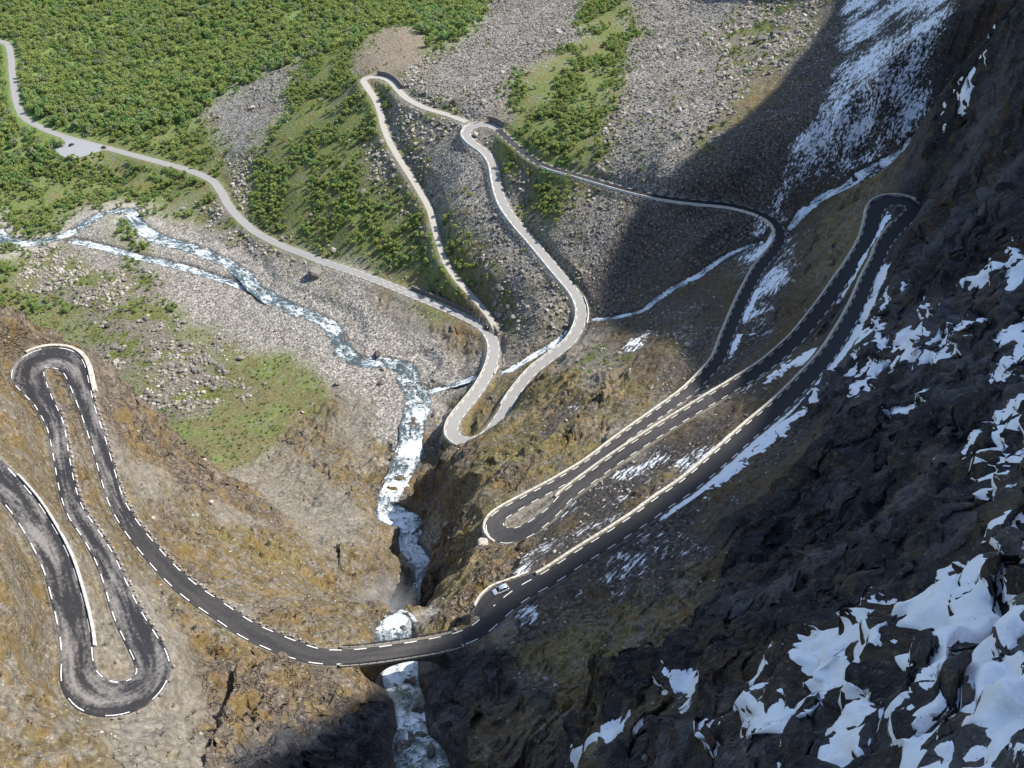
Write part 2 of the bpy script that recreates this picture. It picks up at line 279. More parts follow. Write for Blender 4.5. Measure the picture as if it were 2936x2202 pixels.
# ------------------------------------------------------------------ land cover read off the photo, 44 x 33 cells, pinned to the ground
TILES = [
 ["FFFFFFFFFFF FFFFFFFFFFS SSSGGSTSSSV VVDNNNNNKKK","FFFFFFFFFFF FFSFFEEFFSS SSSGGVSSVVV VVDNNNNNKKK","FFFFFFFFFFF FGFGEEEVSSS SSGGGSSSSVV VDDNNNNNKKK","FFFFFFFFFFF SSGGEEVSSSS GGGGGSSVSVH DDDNNNNNKKK",
  "FFFFFFFFFSS SGGSGGSVVSS GGGGVSSSSVH DDNNNNNNKKK","FFFFFFFGGSS SGGGGSVSVHH GGGGVSVSVHV DDNNNNBKKKK","FFGGGGGGGGS GGGGVVVVSSG GGGGSGSVVDD DNNNBBKKKKK","FFGGGGGGGGV GGGGGVVSSSG VGVVSSSSDDD NNBBHHKKKKK",
  "GGGGGGGGGVV GGGGGGVSSSS VGVVVVSDDDD NBBHHKKKKKK","GGGOOGOOVVV GVGGGGGVGSS VGSSSDDDDDN BBHHBKKKKKK","GGOOOGGOOOV VGGGGGGVGGS SSSSDDDDDNN NBHHBKKKKKK"],
 ["GVVVOVOOOOO OVVOOVGGGVV SSVDDBBBBHN NBHHBKKKKKK","GVVVVVVOOOO OOOVOHTGGHV SVVDDDDBBBN NBBBKKKKKKK","HGGVVVVGOOO OOOOOOTTHHV VSVDDBDDBBN BBKKKKKKKKK","HRRGVVVVGVO OOOOOOOOHHR SHTTBNBVDDN BBBKKKKKKKK",
  "RRRRVVVVVGG GGOOOOOOTOO HHTVVBBDHNB BBKKKKKKKKK","RRRRVGGVVVV GGGOOOOOORH HHHTHBDBNNN BBKKKKKKKKK","HRTRRRVVVGG GGGHTOOTHRH HHNHHHTNTBB BKKKKKKKKKK","HHHRRRRGGGG GHHTTOORHHH HNHHTTBBNBN BNBKKKKKKKK",
  "HHHHTRRRRGG TTHHTHRRRHH HHHHBTNNNNB NBKKKKKKKKK","HHRRHTTRRRT TTTHHRRRHHR RHTTNNHNNBB BKKKKKKKKKK","HRHRHHTTRRR TTTTHRRRHHH TTNNNBNNBNB KKKKKKKKKKK"],
 ["HHHHHHHRHTT RTTTTHHORHR TNBNNNNNBKK KKKKKKKKKKK","RHTTHHRHHHH HHTTTHHORRR BNNBNNNNNBK KKKKKKKKKKK","HHHTHHHRRHH HHHHHHHRHHR NBBNNNNHBKK KKKKKKKKKKK","HRTTRRTHRHH HHHHHRRKHRT NBNBNHNHBKK KKKKKKKKKKK",
  "HHTTTTTHHHT RHHHHRRORRT NDDDHHHHKKK KKKKKKKKKKK","HHTTTTTTHHH RRHHHROHRRT NBHHHHHKKKK KKKKKKKKKKK","HRHTTTTTRRH HRRRRROKKKK HHHHHKKKKKK KKKKKKKKKKK","HHHTTTTTHRR RRRRRKOKKKK DDHKKKKNKKK KKKKKKKKKKK",
  "HHHHTTRTTRR RRRRKKOKKBB KKHHKBBNKKK KKKKKKKKKKK","HHHHTTTTRRR RKKKKKOOKKB HHKBNBKKKKK KKKKKKKKKKK","HHHHHTTTTRK KKKKKKOOKHB BBNHKKKKKKK KKKKKKKKKKK"]]
CLS = "FGVSDRKHONBTE"
rows = [r.replace(' ', '') for t in TILES for r in t]
sight0 = base.copy()
def raymarch(u, v, G):
    u = np.asarray(u, float); v = np.asarray(v, float); dv = (v-1101)/F
    dx, dy, dz = (u-1468)/F, CP-dv*SP, -(SP+dv*CP)
    t = np.full(u.shape, 20.); hit = np.zeros(u.shape, bool); tp = t.copy()
    while True:
        go = ~hit & (t < 1700)
        if not go.any(): break
        X, Y, Z = dx*t, dy*t, CAMZ+dz*t
        h = bil(G, *chart(X, Y))
        new = go & (Z < h); hit |= new
        tp = np.where(go & ~new, t, tp); t = np.where(go & ~new, t*1.012, t)
    lo, hi = tp, t
    for _ in range(12):
        m = .5*(lo+hi); h = bil(G, *chart(dx*m, dy*m)); below = CAMZ+dz*m < h
        hi = np.where(below, m, hi); lo = np.where(below, lo, m)
    return dx*hi, dy*hi, CAMZ+dz*hi
cu, cv = np.meshgrid((np.arange(44)+.5)*2936/44, (np.arange(33)+.5)*2202/33)
sx, sy, sz = raymarch(cu, cv, sight0)
sa, st = chart(sx.ravel(), sy.ravel())
letters = np.array([CLS.index(c) for r in rows for c in r])
CA, CT = 236, 172
ga, gt = np.meshgrid(np.linspace(0, NA-1, CA), np.linspace(0, NR-1, CT))
W = np.zeros((len(CLS), CT*CA), np.float32)
gaf, gtf = ga.ravel(), gt.ravel()
for i in range(0, CT*CA, 4000):
    d2 = (gaf[i:i+4000, None]-sa)**2+(gtf[i:i+4000, None]-st)**2
    dmin = d2.min(1)
    k = np.exp(-d2/(2*9.0**2+.55*dmin[:, None])).astype(np.float32)+1e-9/(1+d2)
    for c in range(len(CLS)): W[c, i:i+4000] = k[:, letters == c].sum(1)
W /= W.sum(0); W = W.reshape(len(CLS), CT, CA)
def cover(x, y, warp=True):
    a, t = chart(x, y)
    if warp:
        q = np.hypot(x, y)*.045+4
        a = a+9*fbm(x, y, 26, 4, 5); t = t+9*fbm(x, y, 26, 4, 45)
    a = np.clip(a, 0, NA-1.001)*(CA-1)/(NA-1); t = np.clip(t, 0, NR-1.001)*(CT-1)/(NR-1)
    a = np.clip(a, 0, CA-1.001); t = np.clip(t, 0, CT-1.001)
    w_ = np.stack([bil(W[c], a, t) for c in range(len(CLS))])
    w_ = w_**2.2; return w_/w_.sum(0)
cw = cover(GX, GY)
def C(s): return sum(cw[CLS.index(c)] for c in s)
print('cover', time.time()-T0)

# ------------------------------------------------------------------ relief
rock = C('RK'); rough = np.clip(rock+.25*C('HBT'), 0, 1)
slopecoord = GX*.6+GY*.8
h = base.copy()
rel = rock*(2.4*ridged(GX, GY, 34, 5, 3)+1.2*ridged(GX*.5+GY*.9, GY*.5-GX*.9, 11, 4, 9)) \
    + C('HB')*(1.3*fbm(GX, GY, 16, 5, 21)+.5*ridged(GX, GY, 5, 3, 22)) + C('SDVN')*(1.0*fbm(GX, GY, 22, 3, 31)+.55*fbm(GX, GY, 3.2, 3, 33)) \
    + C('FG')*(.9*fbm(GX, GY, 24, 4, 41)) + C('T')*(.7*fbm(GX, GY, 14, 5, 51)+.25*ridged(GX, GY, 3.5, 3, 52)) + C('O')*(.35*fbm(GX, GY, 5, 4, 61)) + C('E')*.6*fbm(GX, GY, 6, 4, 63)
# oblique foliation on the dark cliff: broken slabs and gullies, no even spacing
n_d = fbm(GX, GY, 20, 3, 145)
kk = C('K'); ua = GX*.80-GY*.60; ub = GX*.60+GY*.80
wz1 = fbm(GX, GY, 50, 3, 71)*18
rel += kk*(5.5*ridged(ua*1.0+wz1, ub*.30, 26, 5, 72)+2.8*ridged(ua+wz1*.6, ub*.5, 8, 4, 77)+6.0*fbm(GX, GY, 46, 3, 79))
fin = sstep(520, 200, np.hypot(GX, GY))
rel += C('HTR')*(1.0*ridged(GX*.8+GY*.6, GY*.8-GX*.6, 6, 3, 140)+.75*ridged(GX, GY, 2.4, 3, 141)+.45*fin*fbm(GX, GY, .95, 2, 142))*np.clip(.55+.8*n_d, .15, 1.3) + C('B')*(.4*fbm(GX, GY, 1.6, 2, 143)+.4*ridged(GX, GY, 4, 2, 144))
bl = np.zeros(GX.shape, np.float32); mk = (C('RKHTB') > .25) & (np.hypot(GX, GY) < 560)
gx_, gy_ = GX[mk], GY[mk]; wx_ = 2.5*fbm(gx_, gy_, 9, 2, 501); a_ = gx_*.80-gy_*.60+wx_; b_ = gx_*.60+gy_*.80-wx_
b1, b2_, b3 = blocks(a_, b_*.32, 9, 511), blocks(a_, b_*.34, 3.4, 521), blocks(a_, b_*.5, 1.4, 531)
kq, rq, hq = C('K')[mk], C('R')[mk], C('HTB')[mk]
bl[mk] = kq*(3.2*b1+1.9*b2_+.8*b3)+rq*(4.0*b1+1.9*b2_+.8*b3)+hq*(3.4*b1+2.3*b2_+1.2*b3)*np.clip(.75+1.6*n_d[mk], .2, 1.7)*(.45+.55*(gx_ < 40))*np.where(C('T')[mk] > .6, .45, 1)
rel += bl
lefty = sstep(-15, -50, GX)*sstep(330, 250, GY)*sstep(60, 90, GY)
rel += lefty*(5.5*ridged(GX*.5+GY*.86, (GY*.5-GX*.86)*.5, 30, 5, 541))*C('RHT')
nearfade = sstep(14, 60, np.hypot(GX, GY))
h += rel*nearfade*(.2+.8*sstep(1.5, 10, np.where(ql >= 0, qd-qh, 30)))
# waterways cut in
gorge = np.where((wl == 0) | ((wl == 1) & (wi < 42)), 1.0, 0.0)
k = np.where(wl == 0, 1.7, np.where((wl == 1) & (wi < 30), 1.6, np.where(wl == 1, .16+1.1*sstep(60, 30, wi), .55)))
bank = wz+.0+np.maximum(wd-wh, 0)*k+np.maximum(wd-wh-3, 0)*k*.6*gorge+np.maximum(wd-wh-9, 0)*.55
bank = bank+np.where(wd > wh, (fbm(GX, GY, 4, 3, 81))*np.minimum((wd-wh)*.5, 1.2), 0)
h = np.where(wl >= 0, np.minimum(h, np.where(wd < 33, bank, 1e9)), h)
h = np.where((wl >= 0) & (wd < wh), wz-.75+np.where(wl < 2, 2.3, 1.6)*np.maximum(0, fbm(GX, GY, 3.6, 3, 91)-.12), h)
# roads benched in
sh = np.where(ql == 1, .5, .9); wdt = np.where(ql == 1, 8.0, np.where((ql == 0) & (qi > road.at(1402, 957)), 6.0, 3.2))
tb = sstep(qh+sh, qh+sh+wdt, qd)
bed = qz-.14
far_up = (h-bed)
h = np.where((ql >= 0) & ~onbridge & (qd < qh+sh+wdt), bed*(1-tb)+h*tb, h)
# parking place levelled into the valley floor
PKUV = [(140,420),(178,393),(245,408),(306,426),(292,440),(250,452),(200,466)]
PKZ = float(road.p[road.at(215, 400), 2])-.05
_x, _y, _z = unproj([p[0] for p in PKUV], [p[1] for p in PKUV], CAMZ-PKZ); pk = np.stack([_x, _y], 1); pkc = pk.mean(0)
pkzz = np.array([road.p[int(np.argmin(np.hypot(road.p[:, 0]-q[0], road.p[:, 1]-q[1]))), 2] for q in pk])
pkf = np.linalg.lstsq(np.column_stack([pk-pkc, np.ones(len(pk))]), pkzz, rcond=None)[0]      # plane that follows the road's fall
_d = np.hypot(GX-pkc[0], GY-pkc[1]); _pl = (GX-pkc[0])*pkf[0]+(GY-pkc[1])*pkf[1]+pkf[2]
_k = sstep(19, 34, _d); _k = np.where((ql == 0) & (qd < qh+1.2), 1, _k)
h = np.where(_d < 34, (_pl-.12)*(1-_k)+h*_k, h)
# keep the gorge clear under the bridge
H = h.astype(np.float32)
def ground(x, y): 
    x = np.asarray(x, float); y = np.asarray(y, float)
    return bil(H, *chart(x, y))
print('relief', time.time()-T0)

# ------------------------------------------------------------------ materials
def new_mat(name, rough=.9):
    m = bpy.data.materials.new(name); m.use_nodes = True
    b = m.node_tree.nodes['Principled BSDF']; b.inputs['Roughness'].default_value = rough
    try: b.inputs['Specular IOR Level'].default_value = .25
    except KeyError: pass
    return m, m.node_tree, b
def nd(nt, t, **k):
    x = nt.nodes.new(t)
    for a, v in k.items(): setattr(x, a, v)
    return x
def setin(node, **k):
    for a, v in k.items(): node.inputs[a.replace('_', ' ')].default_value = v
def mathn(nt, op, a, b=None, clamp=False):
    x = nd(nt, 'ShaderNodeMath', operation=op, use_clamp=clamp)
    for i, q in enumerate((a, b)):
        if q is None: continue
        if hasattr(q, 'links'): nt.links.new(q, x.inputs[i])
        else: x.inputs[i].default_value = q
    return x.outputs[0]
def mixc(nt, fac, a, b, mode='MIX'):
    x = nd(nt, 'ShaderNodeMix', data_type='RGBA', blend_type=mode)
    for s, q in ((x.inputs[0], fac), (x.inputs[6], a), (x.inputs[7], b)):
        if hasattr(q, 'links'): nt.links.new(q, s)
        elif isinstance(q, tuple): s.default_value = (*q, 1) if len(q) == 3 else q
        else: s.default_value = q
    return x.outputs[2]
def noise(nt, scale, detail=4, rough=.55, vec=None, out=0):
    x = nd(nt, 'ShaderNodeTexNoise'); setin(x, Scale=scale, Detail=detail, Roughness=rough)
    if vec is not None: nt.links.new(vec, x.inputs['Vector'])
    return x.outputs[out]
def mapr(nt, v, a, b, c=0., d=1.):
    x = nd(nt, 'ShaderNodeMapRange'); setin(x, From_Min=a, From_Max=b, To_Min=c, To_Max=d)
    nt.links.new(v, x.inputs[0]); return x.outputs[0]
def bump(nt, h, strength, dist, normal=None):
    x = nd(nt, 'ShaderNodeBump'); setin(x, Distance=dist)
    if hasattr(strength, 'links'): nt.links.new(strength, x.inputs['Strength'])
    else: x.inputs['Strength'].default_value = strength
    nt.links.new(h, x.inputs['Height'])
    if normal is not None: nt.links.new(normal, x.inputs['Normal'])
    return x.outputs[0]
def simple(name, col, rough=.85, var=.25, scale=1.5, bmp=.4, metallic=0.0, rnd=0.0):
    m, nt, b = new_mat(name, rough); g = nd(nt, 'ShaderNodeNewGeometry')
    n1 = noise(nt, scale, 5, .6, g.outputs['Position'])
    f = mapr(nt, n1, .25, .75, 1-var, 1+var)
    if rnd:
        oi = nd(nt, 'ShaderNodeObjectInfo'); f = mathn(nt, 'MULTIPLY', f, mapr(nt, oi.outputs['Random'], 0, 1, 1-rnd, 1+rnd))
    v = nd(nt, 'ShaderNodeVectorMath', operation='SCALE'); v.inputs[0].default_value = col; nt.links.new(f, v.inputs['Scale'])
    nt.links.new(v.outputs[0], b.inputs['Base Color']); b.inputs['Metallic'].default_value = metallic
    if bmp: nt.links.new(bump(nt, n1, bmp, .1/max(scale, .1)), b.inputs['Normal'])
    return m

def terrain_material():
    m, nt, b = new_mat('mountain_ground', .92)
    g = nd(nt, 'ShaderNodeNewGeometry'); pos = g.outputs['Position']
    col = nd(nt, 'ShaderNodeAttribute', attribute_name='Col').outputs['Color']
    msk = nd(nt, 'ShaderNodeAttribute', attribute_name='Msk')
    sep = nd(nt, 'ShaderNodeSeparateColor'); nt.links.new(msk.outputs['Color'], sep.inputs[0])
    rockm, snowm, stonem = sep.outputs[0], sep.outputs[1], sep.outputs[2]
    n1 = noise(nt, .55, 4, .70, pos); n2 = n1
    # stones: cells with their own tone and dark joints
    vo = nd(nt, 'ShaderNodeTexVoronoi', feature='F1'); setin(vo, Scale=.95); nt.links.new(pos, vo.inputs['Vector'])
    vb = nd(nt, 'ShaderNodeRGBToBW'); nt.links.new(vo.outputs['Color'], vb.inputs[0])
    cell = mapr(nt, vb.outputs[0], .2, .8, .6, 1.45)
    joint = mapr(nt, vo.outputs['Distance'], .35, .75, 1.0, .45)
    stone = mathn(nt, 'MULTIPLY', cell, joint)
    f = mapr(nt, n1, .28, .72, .5, 1.5)
    fs = nd(nt, 'ShaderNodeMix', data_type='FLOAT'); nt.links.new(stonem, fs.inputs[0]); nt.links.new(f, fs.inputs[2]); nt.links.new(mathn(nt, 'MULTIPLY', f, stone), fs.inputs[3])
    v = nd(nt, 'ShaderNodeVectorMath', operation='SCALE'); nt.links.new(col, v.inputs[0]); nt.links.new(fs.outputs[0], v.inputs['Scale'])
    ns = noise(nt, .9, 4, .72, pos); spk = msk.outputs['Alpha']
    c1 = mixc(nt, mathn(nt, 'MULTIPLY', mapr(nt, ns, .57, .66), mathn(nt, 'MULTIPLY', spk, .75)), v.outputs[0], mixc(nt, .55, v.outputs[0], (.50,.47,.44)))
    c1 = mixc(nt, mathn(nt, 'MULTIPLY', mapr(nt, ns, .44, .34), mathn(nt, 'MULTIPLY', spk, .8)), c1, mixc(nt, .75, v.outputs[0], (.030,.025,.018)))
    nm = noise(nt, .13, 4, .70, pos)
    mossf = mathn(nt, 'MULTIPLY', mapr(nt, mathn(nt, 'ADD', nm, mathn(nt, 'MULTIPLY', ns, .22)), .665, .71), mathn(nt, 'MULTIPLY', spk, .75))
    c1 = mixc(nt, mossf, c1, mixc(nt, mapr(nt, ns, .3, .7), (.090,.058,.020), (.190,.125,.040)))
    # thin spring snow lying between stones and tufts
    mp = nd(nt, 'ShaderNodeMapping'); mp.inputs['Rotation'].default_value = (0, 0, math.atan2(.8, .6)*-1); mp.inputs['Scale'].default_value = (.3, 1.15, .6)
    vr = nd(nt, 'ShaderNodeVectorRotate', rotation_type='Z_AXIS'); vr.inputs['Angle'].default_value = -math.atan2(.8, .6); nt.links.new(pos, vr.inputs['Vector'])
    vm = nd(nt, 'ShaderNodeVectorMath', operation='MULTIPLY'); vm.inputs[1].default_value = (.30, 1.2, .7); nt.links.new(vr.outputs[0], vm.inputs[0]); nt.nodes.remove(mp)
    nsn = noise(nt, .75, 4, .78, vm.outputs[0])
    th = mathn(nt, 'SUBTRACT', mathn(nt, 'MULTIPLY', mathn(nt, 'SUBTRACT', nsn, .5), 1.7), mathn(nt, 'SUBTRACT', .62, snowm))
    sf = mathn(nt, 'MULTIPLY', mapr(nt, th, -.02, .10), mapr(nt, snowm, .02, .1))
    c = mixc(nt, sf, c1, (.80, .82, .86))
    nt.links.new(c, b.inputs['Base Color'])
    fiss = mapr(nt, mathn(nt, 'ABSOLUTE', mathn(nt, 'SUBTRACT', nm, .5)), 0, .035, 0, .55)
    hgt = mathn(nt, 'ADD', mathn(nt, 'ADD', n1, mathn(nt, 'MULTIPLY', fiss, spk)), mathn(nt, 'MULTIPLY', mathn(nt, 'MULTIPLY', joint, stonem), .5))
    st = mathn(nt, 'ADD', mathn(nt, 'MULTIPLY', rockm, .45), .55)
    nt.links.new(bump(nt, hgt, st, 1.1), b.inputs['Normal'])
    return m
M = {}
M['ground'] = terrain_material()

# ------------------------------------------------------------------ mesh helpers
def mesh_np(name, verts, faces, mat=None, smooth=False, attrs=None, uv=None):
    """verts (n,3); faces (m,4) or (m,3) int array"""
    me = bpy.data.meshes.new(name)
    verts = np.asarray(verts, np.float32); faces = np.asarray(faces, np.int32)
    k = faces.shape[1]
    me.vertices.add(len(verts)); me.vertices.foreach_set('co', verts.ravel())
    me.loops.add(faces.size); me.loops.foreach_set('vertex_index', faces.ravel())
    me.polygons.add(len(faces)); me.polygons.foreach_set('loop_start', np.arange(0, faces.size, k, dtype=np.int32))
    me.polygons.foreach_set('loop_total', np.full(len(faces), k, np.int32))
    me.update(calc_edges=True)
    if smooth: me.polygons.foreach_set('use_smooth', np.ones(len(faces), bool))
    for nme, arr in (attrs or {}).items():
        if arr.ndim == 1:
            a = me.attributes.new(nme, 'FLOAT', 'POINT'); a.data.foreach_set('value', arr.astype(np.float32))
        else:
            a = me.attributes.new(nme, 'FLOAT_COLOR', 'POINT'); a.data.foreach_set('color', arr.astype(np.float32).ravel())
    if uv is not None:
        l = me.uv_layers.new(name='along'); l.data.foreach_set('uv', uv[faces.ravel()].astype(np.float32).ravel())
    if mat: me.materials.append(mat)
    me.validate()
    return me
def link(name, me, parent=None, loc=None, kind=None, label=None, cat=None, group=None):
    o = bpy.data.objects.new(name, me); COL.objects.link(o)
    if loc is not None: o.location = loc
    if parent is not None: o.parent = parent
    if kind: o['kind'] = kind
    if label: o['label'] = label
    if cat: o['category'] = cat
    if group: o['group'] = group
    return o

# ------------------------------------------------------------------ ground colour
GZ = H
inr = 1-sstep(0, .8, qd-qh-.1)            # road bench
def mixa(a, b, t): return a+(b-a)*t[..., None]
def fbm3(x, y, z, sc, octv, seed):
    o_ = 0; a = 1; t = 0
    for i in range(octv): o_ = o_+a*noise3(x/sc, y/sc, z/sc, seed+i*13); t += a; a *= .55; sc /= 2.1
    return o_/t*1.35
n_a = fbm3(GX, GY, H, 9, 3, 101); n_b = fbm3(GX, GY, H, 2.2, 2, 111); n_c = fbm(GX, GY, 45, 3, 121)
BASE = dict(F=(.135,.190,.055), G=(.122,.150,.042), V=(.175,.155,.12), S=(.275,.255,.230), D=(.100,.090,.080), R=(.140,.112,.085), K=(.024,.024,.027), H=(.122,.095,.052), O=(.30,.275,.24), N=(.072,.064,.060), B=(.085,.066,.046), T=(.190,.170,.140), E=(.205,.165,.12))  # D is scree with the mountain's shade put into its colour
colr = np.zeros(GX.shape+(3,), np.float32)
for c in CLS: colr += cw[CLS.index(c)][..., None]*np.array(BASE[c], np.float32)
green = np.array((.115, .135, .032)); ochre = np.array((.175, .122, .052)); grey = np.array((.180, .160, .135)); dark = np.array((.055, .046, .040))
rust = np.array((.13, .080, .040))
colr = mixa(colr, green, C('V')*sstep(.0, .25, n_a+.4*n_b)*.95)
colr = mixa(colr, grey, C('G')*sstep(.25, .45, n_b+.5*n_c)*.55)
colr = mixa(colr, np.array((.16,.125,.045)), C('G')*sstep(.0, .5, n_a)*.6)
colr = mixa(colr, np.array((.135,.122,.055)), C('G')*sstep(460, 400, GY)*sstep(-.5, .4, n_a+.5*n_c))
colr = mixa(colr, grey*.9, C('H')*sstep(-.08, .16, n_b*.9+n_a*.35)*.8)
colr = mixa(colr, ochre, C('H')*sstep(.10, .2, n_a*.7-n_b*.3+.3*n_c)*.55)
colr = mixa(colr, np.array((.12,.11,.03)), C('H')*sstep(.1, .4, n_c+.4*n_a)*.5)
colr = mixa(colr, ochre, (C('R')+.3*C('T'))*sstep(.12, .26, n_a*.8+n_b*.4+.3*n_c)*.75)
slab = ridged(ua+wz1, ub*.35, 17, 5, 73)+.5*fbm(ua, ub*.3, 3.2, 3, 74)
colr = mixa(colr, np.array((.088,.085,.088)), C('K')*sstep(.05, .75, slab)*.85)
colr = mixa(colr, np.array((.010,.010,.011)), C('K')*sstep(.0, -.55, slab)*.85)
colr = mixa(colr, np.array((.10,.085,.07)), C('R')*sstep(.0, -.5, slab)*.6)
colr = mixa(colr, rust*.5, C('K')*sstep(.2, .45, n_a*.6+n_c*.7)*.5)
colr = mixa(colr, ochre*.5, (C('B')+.4*C('N'))*sstep(.0, .3, n_a*.7+n_b*.5)*.7)
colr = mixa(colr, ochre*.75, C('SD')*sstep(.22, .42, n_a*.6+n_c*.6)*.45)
colr = mixa(colr, np.array((.20,.18,.15)), inr*(ql >= 0)*.8)
wet = (wl >= 0)*(1-sstep(0, 2.2, wd-wh))
colr = mixa(colr, np.array((.07, .063, .055)), wet*.75)
gb = ((wl == 1) & (wi > 70))*(1-sstep(5, 19, wd-wh+7*n_a))*(1-C('R'))
colr = mixa(colr, np.array((.32,.295,.26)), gb*(1-wet)*sstep(-.3, .1, n_b+.2))
# snow dusting amount
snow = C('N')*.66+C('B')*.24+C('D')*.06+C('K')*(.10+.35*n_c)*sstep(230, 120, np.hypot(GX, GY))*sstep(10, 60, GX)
snow = snow*(1-inr)*(1-wet)*np.where((GX < 120) & (GY < 330), .72, 1)
snow = snow+C('N')*.22*fbm(GX*.35+GY*.25, GY*1.3-GX*.9, 10, 3, 131)
snow = snow+(C('NB'))*.35*fbm(GX, GY, 13, 3, 133)
snow = np.clip(snow*np.where(GX > -22, 1, 0), 0, 1)
lh = C('H')*(GX < -50)*(GY < 260)            # white glints and bits of snow painted on the lit left heath
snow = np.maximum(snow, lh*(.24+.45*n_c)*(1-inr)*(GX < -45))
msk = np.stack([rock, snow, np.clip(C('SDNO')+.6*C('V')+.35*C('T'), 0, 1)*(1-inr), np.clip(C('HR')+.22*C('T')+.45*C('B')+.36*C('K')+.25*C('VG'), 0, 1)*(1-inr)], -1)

# ------------------------------------------------------------------ ground mesh: fine where seen, coarse around
kx, ky, kz = GX.copy(), GY.copy(), H.copy()
away = sstep(1.5, 6, qd-qh-.9)*sstep(0, 4, np.where(wl >= 0, wd-wh, 9))*nearfade
amp = (C('R')*2.0+C('K')*2.2+1.1*C('HT')+.6*C('B'))*away
e = np.gradient(H, axis=1), np.gradient(H, axis=0)
q1 = noise3(GX/5.5, GY/5.5, H/4.0, 1)+.5*noise3(GX/2.3, GY/2.3, H/1.8, 2)
q2 = noise3(GX/5.5, GY/5.5, H/4.0, 3)+.5*noise3(GX/2.3, GY/2.3, H/1.8, 4)
q3 = noise3(GX/6.5, GY/6.5, H/3.0, 5)
kx += amp*q1*1.1; ky += amp*q2*1.1; kz += amp*q3*.7
pu, pv, pd = proj(kx, ky, kz)
inview = (pu > -260) & (pu < 3200) & (pv > -200) & (pv < 2420)
B6 = 6
nj, ni = (NR-1)//B6, (NA-1)//B6
blk = np.zeros((nj, ni), bool)
for j in range(nj):
    row = inview[j*B6:(j+1)*B6+1]
    for i in range(ni): blk[j, i] = row[:, i*B6:(i+1)*B6+1].any()
idx = np.arange(NR*NA).reshape(NR, NA)
fine = np.repeat(np.repeat(blk, B6, 0), B6, 1); fj, fi = np.nonzero(fine)
f1 = np.stack([idx[fj, fi], idx[fj, fi+1], idx[fj+1, fi+1], idx[fj+1, fi]], 1)
cj, ci = np.nonzero(~blk); cj, ci = cj*B6, ci*B6
f2 = np.stack([idx[cj, ci], idx[cj, ci+B6], idx[cj+B6, ci+B6], idx[cj+B6, ci]], 1)
faces = np.concatenate([f1, f2])[:, ::-1]
used = np.zeros(NR*NA, bool); used[faces.ravel()] = True
remap = np.cumsum(used)-1
V3 = np.stack([kx, ky, kz], -1).reshape(-1, 3)[used]
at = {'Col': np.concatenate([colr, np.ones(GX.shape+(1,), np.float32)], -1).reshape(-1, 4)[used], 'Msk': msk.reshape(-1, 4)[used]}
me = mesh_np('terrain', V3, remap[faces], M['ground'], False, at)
terrain = link('terrain', me, kind='structure')
print('terrain tris', 2*len(faces), time.time()-T0)

# ------------------------------------------------------------------ the mountain on the right that shades the valley wall
EDGE = [(2402,0),(2330,120),(2230,250),(2080,380),(1915,490),(1800,620),(1745,740),(1715,850),(1712,905),(1800,960),(1960,1030),(2110,1100),(2190,1160),(2140,1260),(2010,1360),(1850,1480),(1640,1600),(1430,1745),(1300,1835),(1180,1900),(1120,1970),(930,2060),(720,2202)]
ex, ey, ez = raymarch([p[0] for p in EDGE], [p[1] for p in EDGE], H)
PERP = np.array([SUNH[1], -SUNH[0]]); TR = 520.
es = ex*PERP[0]+ey*PERP[1]; et = ex*SUNH[0]+ey*SUNH[1]
eh = ez+(TR-et)*SUNT
o = np.argsort(es); es, eh = es[o], eh[o]
S_ = np.linspace(es[0]-500, es[-1]+260, 520)
crest = np.interp(S_, es, eh); crest = np.where(S_ < es[0], eh[0]+(es[0]-S_)*.05, crest)
crest = np.where(S_ > -92, np.interp(S_, [-92, -60, 400], [float(np.interp(-92, S_, crest)), 1090, 1150]), crest)
for _ in range(3): crest[1:-1] = .25*crest[:-2]+.5*crest[1:-1]+.25*crest[2:]
crest += 3.0*fbm(S_, S_*0, 18, 3, 7)
tprof = np.array([-150, -110, -75, -45, -22, -8, 0, 10, 40, 110, 260]); drop = np.array([330, 240, 165, 100, 48, 17, 0, 9, 36, 110, 300])
tt2 = TR+tprof[:, None]+6*fbm(S_[None]+0*tprof[:, None], tprof[:, None]*1.0+0*S_[None], 25, 3, 12)*(np.abs(tprof)[:, None] > 0)
mx = tt2*SUNH[0]+S_[None]*PERP[0]; my = tt2*SUNH[1]+S_[None]*PERP[1]; mz = crest[None]-drop[:, None]
ii = np.arange(mx.size).reshape(mx.shape)
mf = np.stack([ii[:-1, :-1], ii[:-1, 1:], ii[1:, 1:], ii[1:, :-1]], -1).reshape(-1, 4)
mc = np.tile(np.array([[.11, .095, .085, 1]], np.float32), (mx.size, 1)); mm = np.tile(np.array([[1., .05, 0, 1]], np.float32), (mx.size, 1))
link('mountain', mesh_np('mountain', np.stack([mx, my, mz], -1).reshape(-1, 3), mf, M['ground'], True, {'Col': mc, 'Msk': mm}), kind='structure')

